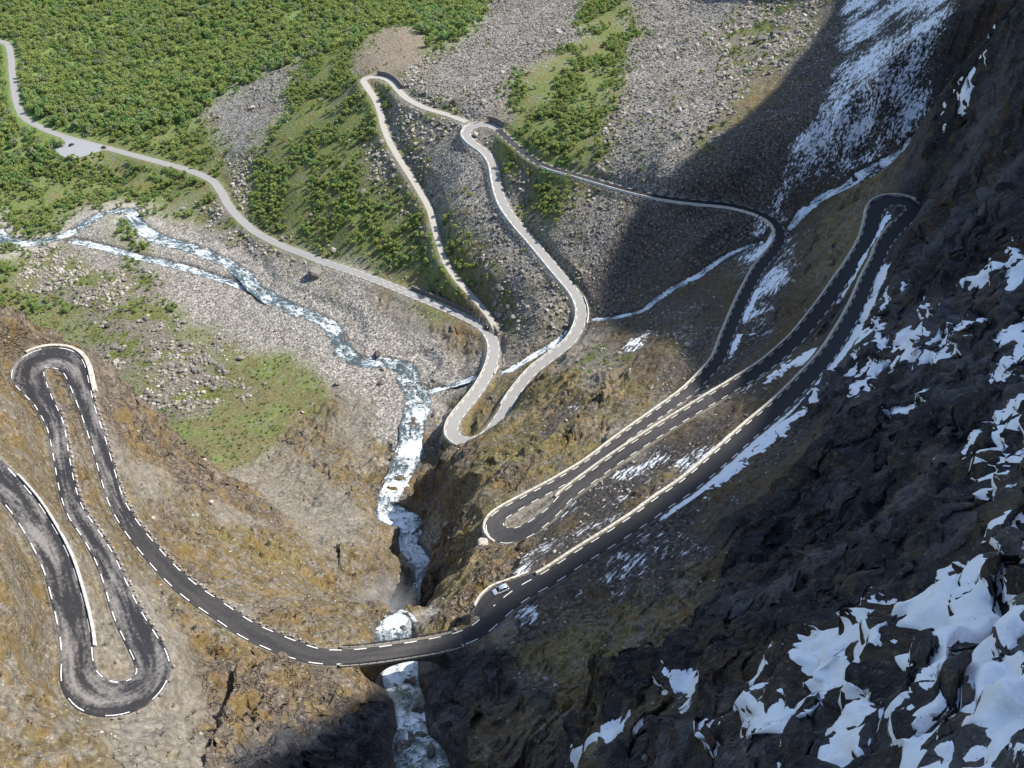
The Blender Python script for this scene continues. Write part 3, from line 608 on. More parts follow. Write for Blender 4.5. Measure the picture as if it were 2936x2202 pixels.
# ------------------------------------------------------------------ roads
def ribbon(ln, i0, i1, off0=-1.0, off1=1.0, dz=0.0, extra=0.0, ncol=5, step=1):
    ids = np.arange(i0, i1, step); o = np.linspace(off0, off1, ncol)
    hw = ln.hw[ids]+extra
    pos = ln.p[ids][:, None, :]+np.concatenate([ln.n[ids][:, None, :]*(hw[:, None]*o[None])[..., None], np.full((len(ids), ncol, 1), dz)], -1)
    ii = np.arange(len(ids)*ncol).reshape(len(ids), ncol)
    f = np.stack([ii[:-1, :-1], ii[1:, :-1], ii[1:, 1:], ii[:-1, 1:]], -1).reshape(-1, 4)[:, ::-1]
    uv = np.stack([np.repeat(ln.s[ids], ncol), np.tile(o, len(ids))], 1)
    return pos.reshape(-1, 3), f, uv
def asphalt(name, a, b_, wet, lo=.45, hi=.6):
    m, nt, b = new_mat(name, .8)
    g = nd(nt, 'ShaderNodeNewGeometry'); uvn = nd(nt, 'ShaderNodeUVMap', uv_map='along')
    mp = nd(nt, 'ShaderNodeMapping'); mp.inputs['Scale'].default_value = (.032, .7, 1); nt.links.new(uvn.outputs[0], mp.inputs[0])
    streak = noise(nt, 1.6, 6, .62, mp.outputs[0]); fine = noise(nt, 1.3, 6, .7, g.outputs['Position'])
    f = mapr(nt, mathn(nt, 'ADD', mathn(nt, 'MULTIPLY', streak, .75), mathn(nt, 'MULTIPLY', fine, .25)), lo, hi)
    c = mixc(nt, f, a, b_)
    fv = mapr(nt, fine, .2, .8, .82, 1.18); v = nd(nt, 'ShaderNodeVectorMath', operation='SCALE'); nt.links.new(c, v.inputs[0]); nt.links.new(fv, v.inputs['Scale'])
    nt.links.new(v.outputs[0], b.inputs['Base Color'])
    nt.links.new(mapr(nt, f, 0, 1, wet, .85), b.inputs['Roughness'])
    return m
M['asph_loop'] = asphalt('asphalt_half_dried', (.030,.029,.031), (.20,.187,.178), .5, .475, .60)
M['asph_shaded'] = asphalt('asphalt_damp_shaded', (.017,.017,.020), (.040,.038,.038), .6, .45, .75)  # damp asphalt with shade put into its colour, for strands under the mountain's shadow
M['asph_sunlit'] = asphalt('asphalt_damp_sunlit', (.030,.029,.031), (.075,.070,.067), .65, .42, .7)  # the same damp asphalt in a lighter tone, painted for the sunlit strands
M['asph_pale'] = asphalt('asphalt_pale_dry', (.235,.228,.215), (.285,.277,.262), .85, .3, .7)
M['gravel'] = simple('gravel_track', (.345,.325,.285), .95, .2, 1.2, .3)
J = lambda u, v: road.at(u, v)
iA, iB, iC, iD, iE = J(330,1440), J(1990,1380), J(1960,1193), J(1990,1108), J(1700,515)
SEG = [(0, J(378,1512), 'asph_loop'), (J(378,1512), J(1331,1827), 'asph_sunlit'), (J(1331,1827), J(1700,1573), 'asph_shaded'), (J(1700,1573), J(2043,1143), 'asph_shaded'), (J(2043,1143), J(2000,1098), 'asph_sunlit'), (J(2000,1098), J(1733,526), 'asph_shaded'), (J(1733,526), J(1427,370), 'asph_sunlit'), (J(1427,370), len(road.p)-1, 'asph_pale')]
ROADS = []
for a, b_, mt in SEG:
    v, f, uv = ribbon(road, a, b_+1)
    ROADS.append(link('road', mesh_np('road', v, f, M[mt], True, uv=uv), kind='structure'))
v, f, uv = ribbon(track, 0, len(track.p)); link('gravel_track', mesh_np('gravel_track', v, f, M['gravel'], True, uv=uv), kind='structure')
v, f, uv = ribbon(layby, 0, len(layby.p), dz=-.02, extra=.6); link('road', mesh_np('lay_by', v, f, M['asph_shaded'], True, uv=uv), kind='structure')
# parking place by the valley road
pz = PKZ
pv_ = [(x, y, float((x-pkc[0])*pkf[0]+(y-pkc[1])*pkf[1]+pkf[2])-.02) for x, y in pk]; npk = len(pv_)
bm = bmesh.new(); bt = [bm.verts.new(p) for p in pv_]; bb = [bm.verts.new((p[0], p[1], p[2]-2.5)) for p in pv_]
bm.faces.new(bt); 
for i in range(npk): bm.faces.new((bt[i], bb[i], bb[(i+1) % npk], bt[(i+1) % npk]))
bmesh.ops.recalc_face_normals(bm, faces=bm.faces); me = bpy.data.meshes.new('parking_area'); bm.to_mesh(me); me.materials.append(M['asph_pale2'] if 'asph_pale2' in M else simple('parking_asphalt', (.27,.27,.28), .85, .12, .6, .2))
link('parking_area', me, kind='structure')

# ------------------------------------------------------------------ painted edge dashes: parts of the road they lie on
M['paint'] = simple('white_road_paint', (.82,.81,.78), .7, .08, 2, 0)
dash = []
def add_dashes(ln, i0, i1, off, length=3, gap=3, w_=.09, start=0):
    i = i0+start
    while i+length < i1:
        dash.append((ln, i, i+length, off, w_)); i += length+gap
LE = J(900,740)
for sd_ in (1, -1):
    i = 0
    add_dashes(road, 2, LE, sd_, start=0 if sd_ > 0 else 2)
ic0, ic1 = J(1320,902), J(1090,808)
add_dashes(road, ic0, ic1, 0)
def dash_geo(ln, a, b_, off, w_):
    ids = np.arange(a, b_+1); hw = ln.hw[ids]-.28
    c = ln.p[ids].copy(); c[:, :2] += ln.n[ids]*(hw*off)[:, None]; c[:, 2] += .018
    l = c.copy(); r = c.copy(); l[:, :2] += ln.n[ids]*w_; r[:, :2] -= ln.n[ids]*w_
    vv = np.stack([r, l], 1).reshape(-1, 3); n_ = len(ids)
    ff = np.array([(2*k, 2*k+2, 2*k+3, 2*k+1) for k in range(n_-1)])[:, ::-1]
    return vv, ff[:, ::-1]
def seg_of(i):
    for k_, (a, b_, _) in enumerate(SEG):
        if a <= i <= b_: return k_
    return len(SEG)-1
vis = []
for d in dash:
    ln, a, b_, off, w_ = d; u_, v_ = ln.uv[a]
    if -60 < u_ < 3000 and -40 < v_ < 2240: vis.append((np.linalg.norm(ln.p[a]-[0, 0, CAMZ]), d))
vis.sort(key=lambda q: q[0])
per = {}
rest = {}
for k_, (dist, d) in enumerate(vis):
    vv, ff = dash_geo(*d); sg = seg_of(d[1])
    if per.get(sg, 0) < 290: 
        per[sg] = per.get(sg, 0)+1
        link('painted_dash', mesh_np('painted_dash', vv, ff, M['paint']), ROADS[sg])
    else: rest.setdefault(sg, []).append((vv, ff))

# ------------------------------------------------------------------ water
def water_mat(name, foam):
    m, nt, b = new_mat(name, .25); b.inputs['Specular IOR Level'].default_value = .4
    uvn = nd(nt, 'ShaderNodeUVMap', uv_map='along'); g = nd(nt, 'ShaderNodeNewGeometry')
    n2 = noise(nt, .7, 4, .65, g.outputs['Position'])
    dv = nd(nt, 'ShaderNodeCombineXYZ'); nt.links.new(mathn(nt, 'MULTIPLY', n2, 2.2), dv.inputs[0]); nt.links.new(mathn(nt, 'MULTIPLY', n2, .55), dv.inputs[1])
    ad = nd(nt, 'ShaderNodeVectorMath', operation='ADD'); mp = nd(nt, 'ShaderNodeMapping'); mp.inputs['Scale'].default_value = (.17, 1.5, 1); nt.links.new(uvn.outputs[0], mp.inputs[0])
    nt.links.new(mp.outputs[0], ad.inputs[0]); nt.links.new(dv.outputs[0], ad.inputs[1])
    st = noise(nt, 1.5, 5, .68, ad.outputs[0])
    q = mathn(nt, 'ADD', mathn(nt, 'MULTIPLY', st, .72), mathn(nt, 'MULTIPLY', n2, .28))
    at_ = nd(nt, 'ShaderNodeAttribute', attribute_name='foam').outputs['Fac']
    f = mapr(nt, mathn(nt, 'ADD', q, mathn(nt, 'MULTIPLY', at_, .6)), foam-.06, foam+.10)
    c0 = mixc(nt, mapr(nt, n2, .3, .7), (.030,.044,.047), (.080,.108,.110))
    nt.links.new(mixc(nt, f, c0, (.80,.85,.88)), b.inputs['Base Color'])
    nt.links.new(mapr(nt, f, 0, 1, .18, .8), b.inputs['Roughness'])
    nt.links.new(bump(nt, q, .8, .6), b.inputs['Normal'])
    return m
M['water'] = water_mat('rushing_white_water', .538)
def water(name, ln, extra, ncol=13, rough=.35, foamf=None, seed=0):
    i0, i1 = 0, len(ln.p)
    v, f, uv = ribbon(ln, i0, i1, extra=extra+.28*ln.hw[i0:i1]*fbm(ln.s, ln.s*0+seed, 14, 3, 250), ncol=ncol)
    v[:, 2] += -.12+rough*fbm(v[:, 0], v[:, 1], 2.6, 3, 200+seed)
    slope = np.abs(np.gradient(ln.p[:, 2]))
    sm = slope.copy()
    for _ in range(20): sm[1:-1] = .25*sm[:-2]+.5*sm[1:-1]+.25*sm[2:]
    fo = np.clip(sm*.5, 0, .08)+ (foamf(ln) if foamf is not None else 0)
    fo = np.repeat(fo, ncol) - .12*np.abs(uv[:, 1])**3 + .10*fbm(v[:, 0], v[:, 1], 9, 2, 77)
    o = link(name, mesh_np(name, v, f, M['water'], True, {'foam': fo}, uv), kind='structure'); return o
water('river', river, 1.6, rough=.55, foamf=lambda l: -.06+.10*np.sin(l.s*.31))
water('river', river2, 1.6, foamf=lambda l: np.interp(np.arange(len(l.p)), [0, 40, 80, 130, 190, len(l.p)], [.02, .05, .0, -.02, -.08, .02])+.06*np.sin(l.s*.22), seed=3)
water('stream', stream, .5, rough=.25, foamf=lambda l: .05+.07*np.sin(l.s*.5), ncol=7, seed=5)
water('river', branch, .8, foamf=lambda l: .0, ncol=7, seed=7)
# the plunge between the brink under the bridge and the lower river
a_, b_ = river.p[-1].copy(), river2.p[0].copy(); t_ = np.linspace(0, 1, 40)
fx = a_[None, :2]+(b_-a_)[None, :2]*t_[:, None]; fz = a_[2]+(b_[2]-a_[2])*np.clip(t_*2.2, 0, 1)**1.25
class LN: pass
fall = LN(); fall.p = np.concatenate([fx, np.minimum(fz, a_[2])[:, None]], 1); fall.s = np.concatenate([[0], np.cumsum(np.linalg.norm(np.diff(fall.p, axis=0), axis=1))])
fall.hw = np.interp(np.arange(40), [0, 4, 39], [1.6, 2.4, 3.4]); d = np.gradient(fall.p[:, :2], axis=0); d /= np.linalg.norm(d, axis=1)[:, None]; fall.n = np.stack([-d[:, 1], d[:, 0]], 1)
fall.p[:, 2] = np.maximum(fall.p[:, 2], bil(H, *chart(fall.p[:, 0], fall.p[:, 1]))+.4)
fall.p[-1] = b_
water('waterfall', fall, 0, rough=.5, foamf=lambda l: -.05, seed=9)

# ------------------------------------------------------------------ walls and parapets
def wall_mat(name, col, rough=.9):
    m, nt, b = new_mat(name, rough); g = nd(nt, 'ShaderNodeNewGeometry'); pos = g.outputs['Position']
    vo = nd(nt, 'ShaderNodeTexVoronoi', feature='F1'); setin(vo, Scale=1.6); nt.links.new(pos, vo.inputs['Vector'])
    bw = nd(nt, 'ShaderNodeRGBToBW'); nt.links.new(vo.outputs['Color'], bw.inputs[0])
    n1 = noise(nt, .8, 5, .6, pos)
    f = mathn(nt, 'MULTIPLY', mapr(nt, bw.outputs[0], .2, .8, .78, 1.2), mapr(nt, n1, .25, .75, .75, 1.25))
    v = nd(nt, 'ShaderNodeVectorMath', operation='SCALE'); v.inputs[0].default_value = col; nt.links.new(f, v.inputs['Scale'])
    nt.links.new(v.outputs[0], b.inputs['Base Color']); nt.links.new(bump(nt, vo.outputs['Distance'], .5, .15), b.inputs['Normal'])
    return m
M['parapet'] = wall_mat('pale_parapet_stone', (.44,.41,.35)); M['drystone'] = wall_mat('dark_dry_stone', (.15,.13,.12)); M['white_wall'] = wall_mat('whitewashed_parapet', (.48,.47,.44))
def wall(name, ln, i0, i1, side, off, width, top, down, mat, label, taper=.35, coping=True):
    i0, i1 = min(i0, i1), max(i0, i1); ids = np.arange(i0, i1+1); n_ = len(ids)
    c = ln.p[ids].copy(); hw = ln.hw[ids]+off
    nn = ln.n[ids]*side
    jit = .05*fbm(ln.s[ids], ln.s[ids]*0, 1.7, 2, int(i0) % 97)
    inner = c[:, :2]+nn*(hw)[:, None]; outer = c[:, :2]+nn*(hw+width)[:, None]; foot = c[:, :2]+nn*(hw+width+taper*down*.35)[:, None]
    gz = np.minimum(ground(foot[:, 0], foot[:, 1])-.3, c[:, 2]-.4); gz = np.maximum(gz, c[:, 2]-down)
    zt = c[:, 2]+top+jit
    prof = [np.column_stack([inner, c[:, 2]-.4]), np.column_stack([inner, zt-.06]), np.column_stack([inner+nn*.06, zt]), np.column_stack([outer-nn*.06, zt]), np.column_stack([outer, zt-.06]), np.column_stack([foot, gz])]
    vv = np.stack(prof, 1).reshape(-1, 3); k_ = len(prof); ii = np.arange(n_*k_).reshape(n_, k_)
    ff = [tuple(x) for x in np.stack([ii[:-1, :-1], ii[1:, :-1], ii[1:, 1:], ii[:-1, 1:]], -1).reshape(-1, 4)]
    if side > 0: ff = [x[::-1] for x in ff]
    ff.append(tuple(ii[0])); ff.append(tuple(ii[-1][::-1]))
    me = bpy.data.meshes.new(name); me.from_pydata([tuple(x) for x in vv], [], ff); me.update()
    bm = bmesh.new(); bm.from_mesh(me); bmesh.ops.recalc_face_normals(bm, faces=bm.faces); bm.to_mesh(me); bm.free()
    me.materials.append(M[mat])
    return link(name, me, label=label, cat='wall')
wall('parapet_wall', road, J(108,1030), J(243,1130), 1, .15, .9, .55, 6, 'parapet', 'pale parapet round the outside of the hairpin with two yellow chevron signs')
wall('parapet_wall', road, J(10,1385), J(222,1860), 1, .1, .32, .6, 3, 'white_wall', 'white parapet along the uppermost road strand left of the double hairpin')
wall('parapet_wall', layby, 2, len(layby.p)-2, 1, .7, .5, .8, 5, 'parapet', 'angled grey parapet round the lay-by beside the silver car')
wall('parapet_wall', road, J(1560,1668), J(2568,640), 1, .1, .7, .75, 5, 'parapet', 'long parapet on the outer edge of the road between silver car and cliff hairpin')
wall('parapet_wall', road, J(2605,582), J(1612,1434), -1, .1, .75, .75, 5, 'parapet', 'long cream parapet on the middle of the three parallel road strands')
wall('parapet_wall', road, J(1438,1534), J(2190,618), 1, .1, .75, .75, 6, 'parapet', 'cream parapet from the loop hairpin along the lowest of three parallel strands')
wall('parapet_wall', road, J(2186,616), J(1560,476), 1, .1, .5, .8, 5, 'white_wall', 'thin white parapet below the dark road crossing the scree')
wall('parapet_wall', road, J(1372,359), J(1452,1164), -1, .1, .6, .7, 7, 'white_wall', 'curved white parapet and retaining wall down the pale road from the scree hairpin')
wall('parapet_wall', road, J(1656,853), J(1664,926), 1, .35, .5, .8, 3, 'white_wall', 'short white parapet where the pale road crosses the side stream, on the cliff side')
wall('parapet_wall', road, J(1350,1268), J(1404,955), 1, .1, .6, .75, 9, 'parapet', 'cream parapet and tall retaining wall round the lowest hairpin above the river')
wall('parapet_wall', road, J(1408,1046), J(1402,1072), -1, .2, .5, .7, 3, 'parapet', 'short parapet beside the ochre grass wedge inside the lowest hairpin')
wall('retaining_wall', road, J(1410,965), J(1165,837), -1, .9, 1.1, 2.3, 2, 'drystone', 'dark dry stone retaining wall above the valley road by the dark car')
wall('retaining_wall', road, J(1428,371), J(1395,358), -1, .8, 1.2, 4.0, 2, 'drystone', 'dark cut stone wall at the back of the scree hairpin')
wall('retaining_wall', track, track.at(1141,257), track.at(1075,221), -1, .5, 1.5, 3.0, 3, 'drystone', 'dark stone wall round the top of the gravel track hairpin')

# guard stones
def rock_mesh(name, seed, sub=1, jag=.28, flat=.75, mat=None):
    bm = bmesh.new(); bmesh.ops.create_icosphere(bm, subdivisions=sub, radius=.5); r_ = random.Random(seed)
    sx_, sy_, sz_ = r_.uniform(.8, 1.25), r_.uniform(.75, 1.1), flat*r_.uniform(.8, 1.15)
    for k_ in range(5):                      # cut facets
        nrm = np.array([r_.gauss(0, 1), r_.gauss(0, 1), r_.gauss(0, 1)]); nrm /= np.linalg.norm(nrm); lim = r_.uniform(.26, .42)
        for v_ in bm.verts:
            d_ = float(np.dot(nrm, v_.co)); 
            if d_ > lim: v_.co -= (d_-lim)*type(v_.co)(nrm)
    for v_ in bm.verts:
        v_.co *= 1+r_.uniform(-jag, jag)*.35
        v_.co.x *= sx_; v_.co.y *= sy_; v_.co.z *= sz_
    me = bpy.data.meshes.new(name); bm.to_mesh(me); bm.free()
    if mat: me.materials.append(mat)
    return me
M['stone'] = simple('grey_boulder_stone', (.285,.258,.222), .95, .35, 1.1, .6, rnd=.4)
M['stone_grey'] = simple('grey_rubble_stone', (.185,.170,.152), .95, .35, 1.1, .6, rnd=.4)
M['stone_dark'] = simple('dark_boulder_stone', (.10,.09,.085), .8, .35, 1.1, .6, rnd=.3)  # darker stone tone for the boulders labelled dark
M['guard'] = simple('guard_stone_granite', (.30,.25,.23), .95, .3, 2.0, .4, rnd=.3)
gmesh = [rock_mesh('guard_stone', 40+k_, 1, .15, 1.1, M['guard']) for k_ in range(4)]
def guards(ln, i0, i1, side, gap, off, size, label, group):
    i = float(i0)
    while i < i1:
        k_ = int(i); p = ln.p[k_].copy(); p[:2] += ln.n[k_]*side*(ln.hw[k_]+off+random.uniform(-.08, .08))
        o_ = link('guard_stone', random.choice(gmesh), loc=(p[0], p[1], p[2]+.12*size), label=label, cat='guard stone', group=group)
        s_ = size*random.uniform(.8, 1.2); o_.scale = (s_*1.15, s_*.85, s_*.8); o_.rotation_euler = (0, 0, math.atan2(ln.d[k_, 1], ln.d[k_, 0])+random.uniform(-.2, .2))
        i += gap*random.uniform(.9, 1.1)
guards(road, J(244,1135), J(900,1876), 1, 1.9, .45, .85, 'rough guard stone in the row above the drop between hairpin and bridge', 'guard stones on the strand running down to the bridge')
guards(road, J(420,1860), J(140,1178), -1, 1.9, .4, .85, 'rough guard stone in the row on the middle strand of the double hairpin', 'guard stones on the middle strand of the double hairpin')
guards(road, J(330,2004), J(437,1900), -1, 2.0, .5, .9, 'pale guard stone round the outside of the wide lower hairpin', 'guard stones round the wide hairpin')
guards(road, J(1318,902), J(950,758), 1, 3.0, .5, 1.0, 'small guard stone on the river side of the pale valley road', 'guard stones on the valley road')
guards(track, 3, len(track.p)-2, 1, 5.2, .2, .95, 'small dark stone on the river side edge of the gravel track', 'stones on the river side of the gravel track')

# ------------------------------------------------------------------ bridge
M['masonry'] = wall_mat('bridge_masonry', (.20,.16,.11)); M['steel'] = simple('dark_painted_steel', (.03,.03,.035), .5, .1, 3, 0, .6); M['concrete'] = simple('bridge_concrete', (.36,.33,.28), .9, .2, 1.2, .3)
bi0, bi1 = BR0-4, BR1+4
bp = road.p[(bi0+bi1)//2]
bridge = link('bridge', None, loc=tuple(bp), label='stone arch road bridge with dark steel railings over the waterfall', cat='bridge')
def bpart(name, vv, ff, mat, parent=None):
    me = bpy.data.meshes.new(name); me.from_pydata([tuple(np.asarray(p)-bp) for p in vv], [], ff); me.update()
    bm = bmesh.new(); bm.from_mesh(me); bmesh.ops.recalc_face_normals(bm, faces=bm.faces); bm.to_mesh(me); bm.free(); me.materials.append(M[mat])
    return link(name, me, parent or bridge)
def strip(ids, o0, o1, z0, z1):
    vv = []; ff = []
    for k_, i in enumerate(ids):
        for o_, z_ in ((o0, z0), (o1, z0), (o1, z1), (o0, z1)):
            p = road.p[i]; zz = z_[k_] if hasattr(z_, '__len__') else p[2]+z_
            vv.append((p[0]+road.n[i, 0]*o_, p[1]+road.n[i, 1]*o_, zz))
    for k_ in range(len(ids)-1):
        a = 4*k_; b2 = a+4
        for q in range(4): ff.append((a+q, a+(q+1) % 4, b2+(q+1) % 4, b2+q))
    ff.append((0, 1, 2, 3)); e_ = 4*(len(ids)-1); ff.append((e_+3, e_+2, e_+1, e_)); return vv, ff
ids = np.arange(bi0, bi1+1); hwb = float(road.hw[ids].mean())
bpart('deck', *strip(ids, -hwb-.5, hwb+.5, -.75, -.06), 'concrete')
sc_ = road.s[ids]-road.s[(bi0+bi1)//2]; span = 8.2; cx_ = 1.0
zr = road.p[ids, 2]
arch = np.where(np.abs(sc_-cx_) < span, zr-1.35-(1-np.sqrt(np.clip(1-((sc_-cx_)/span)**2, 0, 1)))*7.5, zr-13)
bpart('arch', *strip(ids, -hwb-.35, hwb+.35, arch, -.75), 'masonry')
for sd_, nm in ((1, 'far'), (-1, 'near')):
    bpart('kerb', *strip(ids, sd_*(hwb+.15), sd_*(hwb+.5), -.05, .16), 'concrete')
    rl = bpart('railing', *strip(ids, sd_*(hwb+.27), sd_*(hwb+.41), .96, 1.10), 'steel')
    bpart('mid_rail', *strip(ids, sd_*(hwb+.29), sd_*(hwb+.39), .52, .62), 'steel', rl)
    for i in ids[::2]:
        p = road.p[i]; c0 = p[:2]+road.n[i]*sd_*(hwb+.34); r_ = .06
        vv = [(c0[0]+a*r_, c0[1]+b2*r_, p[2]+z_) for z_ in (.1, 1.1) for a, b2 in ((-1, -1), (1, -1), (1, 1), (-1, 1))]
        bpart('post', vv, [(0, 1, 2, 3), (7, 6, 5, 4), (0, 1, 5, 4), (1, 2, 6, 5), (2, 3, 7, 6), (3, 0, 4, 7)], 'steel', rl)
    for i in (ids[0], ids[-1]):
        p = road.p[i]; c0 = p[:2]+road.n[i]*sd_*(hwb+.35); r_ = .35
        vv = [(c0[0]+a*r_, c0[1]+b2*r_, p[2]+z_) for z_ in (-.3, .8) for a, b2 in ((-1, -1), (1, -1), (1, 1), (-1, 1))]
        bpart('end_block', vv, [(0, 1, 2, 3), (7, 6, 5, 4), (0, 1, 5, 4), (1, 2, 6, 5), (2, 3, 7, 6), (3, 0, 4, 7)], 'concrete')

# ------------------------------------------------------------------ snow patches: sheets that swell out of the ground
def snow_mat():
    m, nt, b = new_mat('old_spring_snow', .6); g = nd(nt, 'ShaderNodeNewGeometry')
    n1 = noise(nt, 1.4, 5, .6, g.outputs['Position'])
    n3 = noise(nt, 3.1, 3, .6, g.outputs['Position'])
    nt.links.new(mixc(nt, mapr(nt, n3, .66, .72, 0, .7), mixc(nt, mapr(nt, n1, .3, .75), (.84,.86,.90), (.76,.78,.82)), (.22,.19,.16)), b.inputs['Base Color'])
    nt.links.new(bump(nt, n1, .35, .3), b.inputs['Normal']); return m
M['snow'] = snow_mat()
def T(tx, ty, pts): return [(tx*734+x/2.2602, ty*734+y/2.2602) for x, y in pts]
SNOW = [
 (T(3,1,[(590,480),(680,460),(695,510),(640,545),(580,560),(520,615),(445,760),(352,822),(332,850),(322,905),(222,960),(182,1040),(130,1110),(0,1205),(-140,1320),(-180,1390),(-300,1480),(-460,1570),(-600,1640),(-680,1690),(-640,1650),(-540,1590),(-350,1420),(-160,1260),(0,1128),(330,842),(345,795),(450,675),(545,548)]), 'long snow bank along the inner edge of the dark road below the cliff', .8),
 (T(3,2,[(70,1060),(150,930),(210,900),(280,770),(500,735),(640,750),(785,770),(775,870),(740,950),(600,1080),(540,1165),(470,1160),(420,1080),(350,1230),(300,1330),(200,1350),(240,1200),(260,1110),(220,1030)]), 'smooth domed snow field on the dark cliff with a flat upper edge', .7),
 (T(3,2,[(910,690),(1000,560),(1120,440),(1380,310),(1520,350),(1480,430),(1400,500),(1420,560),(1330,730),(1290,830),(1240,960),(1140,1110),(1100,1240),(1040,1230),(1050,1060),(1000,930),(940,800)]), 'large slanting snow field narrowing downward on the dark cliff', .7),
 (T(3,2,[(1470,260),(1560,110),(1700,0),(1760,330),(1560,335),(1500,320)]), 'blocky snow field high at the cliff edge', .6),
 (T(3,2,[(1240,1160),(1290,1080),(1480,960),(1700,820),(1760,1280),(1540,1420),(1480,1500),(1350,1540),(1290,1620),(1360,1440),(1290,1360),(1350,1280),(1250,1190)]), 'broad ragged snow field cut by dark rock ribs', .6),
 ([(2533,643),(2540,660),(2538,672),(2525,690),(2502,735),(2472,780),(2456,803),(2476,745),(2503,708)], 'snow sliver between the two strands of the cliff hairpin', .6),
 (T(3,0,[(1308,375),(1328,430),(1318,490),(1288,535),(1255,520),(1285,440)]), 'small pointed snow patch at the head of the shaded scree gully', .6)]
SM = [T(3,2,q) for q in ([(1659,430),(1580,600),(1520,700),(1380,920),(1430,980),(1520,900),(1680,700)],[(1180,1620),(1300,1560),(1500,1659),(1659,1500),(1760,1700),(1050,1720)],[(880,1480),(860,1280),(960,1340),(1080,1360),(1110,1400),(1060,1560),(940,1570)],[(380,1550),(540,1340),(600,1240),(690,1240),(700,1380),(640,1560),(530,1610),(480,1550)],[(0,1340),(100,1310),(170,1260),(220,1350),(130,1450),(60,1520),(0,1480)],[(0,1140),(100,1080),(105,1180),(10,1250)],[(640,670),(700,630),(775,625),(760,665)],[(-20,940),(60,905),(70,925),(0,975)],[(1150,1540),(1260,1430),(1210,1600),(1160,1620)])] \
   +[T(2,2,q) for q in ([(970,1160),(1000,1090),(1180,1055),(1205,1100),(1100,1140)],[(1230,1450),(1330,1370),(1560,1200),(1480,1330),(1340,1540),(1240,1500)],[(1560,1040),(1659,930),(1659,985),(1600,1030)],[(1580,1290),(1640,1215),(1615,1335)],[(400,1550),(560,1430),(750,1370),(870,1390),(640,1470),(450,1580)],[(1620,1390),(1700,1340),(1690,1450),(1620,1460)])] \
   +[T(3,1,q) for q in ([(830,650),(860,540),(960,470),(1000,350),(1040,310),(1085,350),(1070,430),(1095,470),(1000,500),(1040,640),(950,690),(880,660)],[(1480,800),(1560,690),(1600,770),(1640,760),(1600,840),(1500,880),(1450,920)],[(1390,130),(1470,50),(1550,0),(1580,80),(1450,140)],[(1600,500),(1700,480),(1700,610),(1590,580)],[(1590,950),(1700,860),(1700,1080),(1600,1110)],[(1275,1260),(1350,1190),(1395,1140),(1350,1320),(1310,1320)],[(1490,1240),(1530,1220),(1560,1300),(1640,1290),(1600,1440),(1520,1540),(1400,1500),(1390,1440),(1480,1400)],[(1470,1030),(1500,1020),(1545,1130),(1480,1070)],[(1540,1160),(1650,1150),(1655,1220),(1560,1200)],[(850,980),(960,905),(1045,915),(1000,985),(930,1005)],[(715,150),(745,105),(768,108),(740,168)],[(662,322),(700,290),(785,272),(740,312)],[(0,775),(140,660),(270,640),(360,618),(150,698),(20,795)],[(1595,100),(1660,50),(1700,90),(1600,145)],[(1190,450),(1270,440),(1280,460),(1200,500)],[(1090,600),(1230,570),(1250,590),(1100,640)],[(620,600),(720,540),(740,620),(650,700)],[(570,740),(700,720),(640,860),(580,880)])] \
   +[T(2,1,q) for q in ([(1528,375),(1585,250),(1600,260),(1562,375)],[(1460,575),(1490,520),(1515,530),(1480,580)])]
def snow_lab(q):
    u0 = sum(p[0] for p in q)/len(q); v0 = sum(p[1] for p in q)/len(q)
    if v0 > 1468 and u0 > 2202: return 'irregular snow patch low on the dark cliff among the big snow fields'
    if v0 > 1468: return 'irregular snow patch on the brown slope between gorge and dark cliff'
    if u0 < 2250: return 'irregular snow strip on the slope between the parallel road strands'
    if u0 < 2560: return 'irregular snow patch beside the dark road under the cliff'
    return 'irregular snow patch high on the dark cliff right of the road strands'
SNOW += [(q, snow_lab(q), .42) for q in SM]
def poly_sd(pa, pt, qa, qt):
    n_ = len(pa); ins = np.zeros(qa.shape, bool); dm = np.full(qa.shape, 1e9)
    for i in range(n_):
        x1, y1, x2, y2 = pa[i], pt[i], pa[(i+1) % n_], pt[(i+1) % n_]
        c = ((y1 > qt) != (y2 > qt)) & (qa < (x2-x1)*(qt-y1)/(y2-y1+1e-12)+x1); ins ^= c
        ex_, ey_ = x2-x1, y2-y1; t = np.clip(((qa-x1)*ex_+(qt-y1)*ey_)/(ex_*ex_+ey_*ey_+1e-9), 0, 1)
        dm = np.minimum(dm, np.hypot(qa-x1-t*ex_, qt-y1-t*ey_))
    return np.where(ins, dm, -dm)
SNOWMASK = np.zeros((NR, NA), bool)
KS = kz.copy()
for _ in range(30): KS[1:-1, 1:-1] = .2*KS[1:-1, 1:-1]+.2*(KS[:-2, 1:-1]+KS[2:, 1:-1]+KS[1:-1, :-2]+KS[1:-1, 2:])
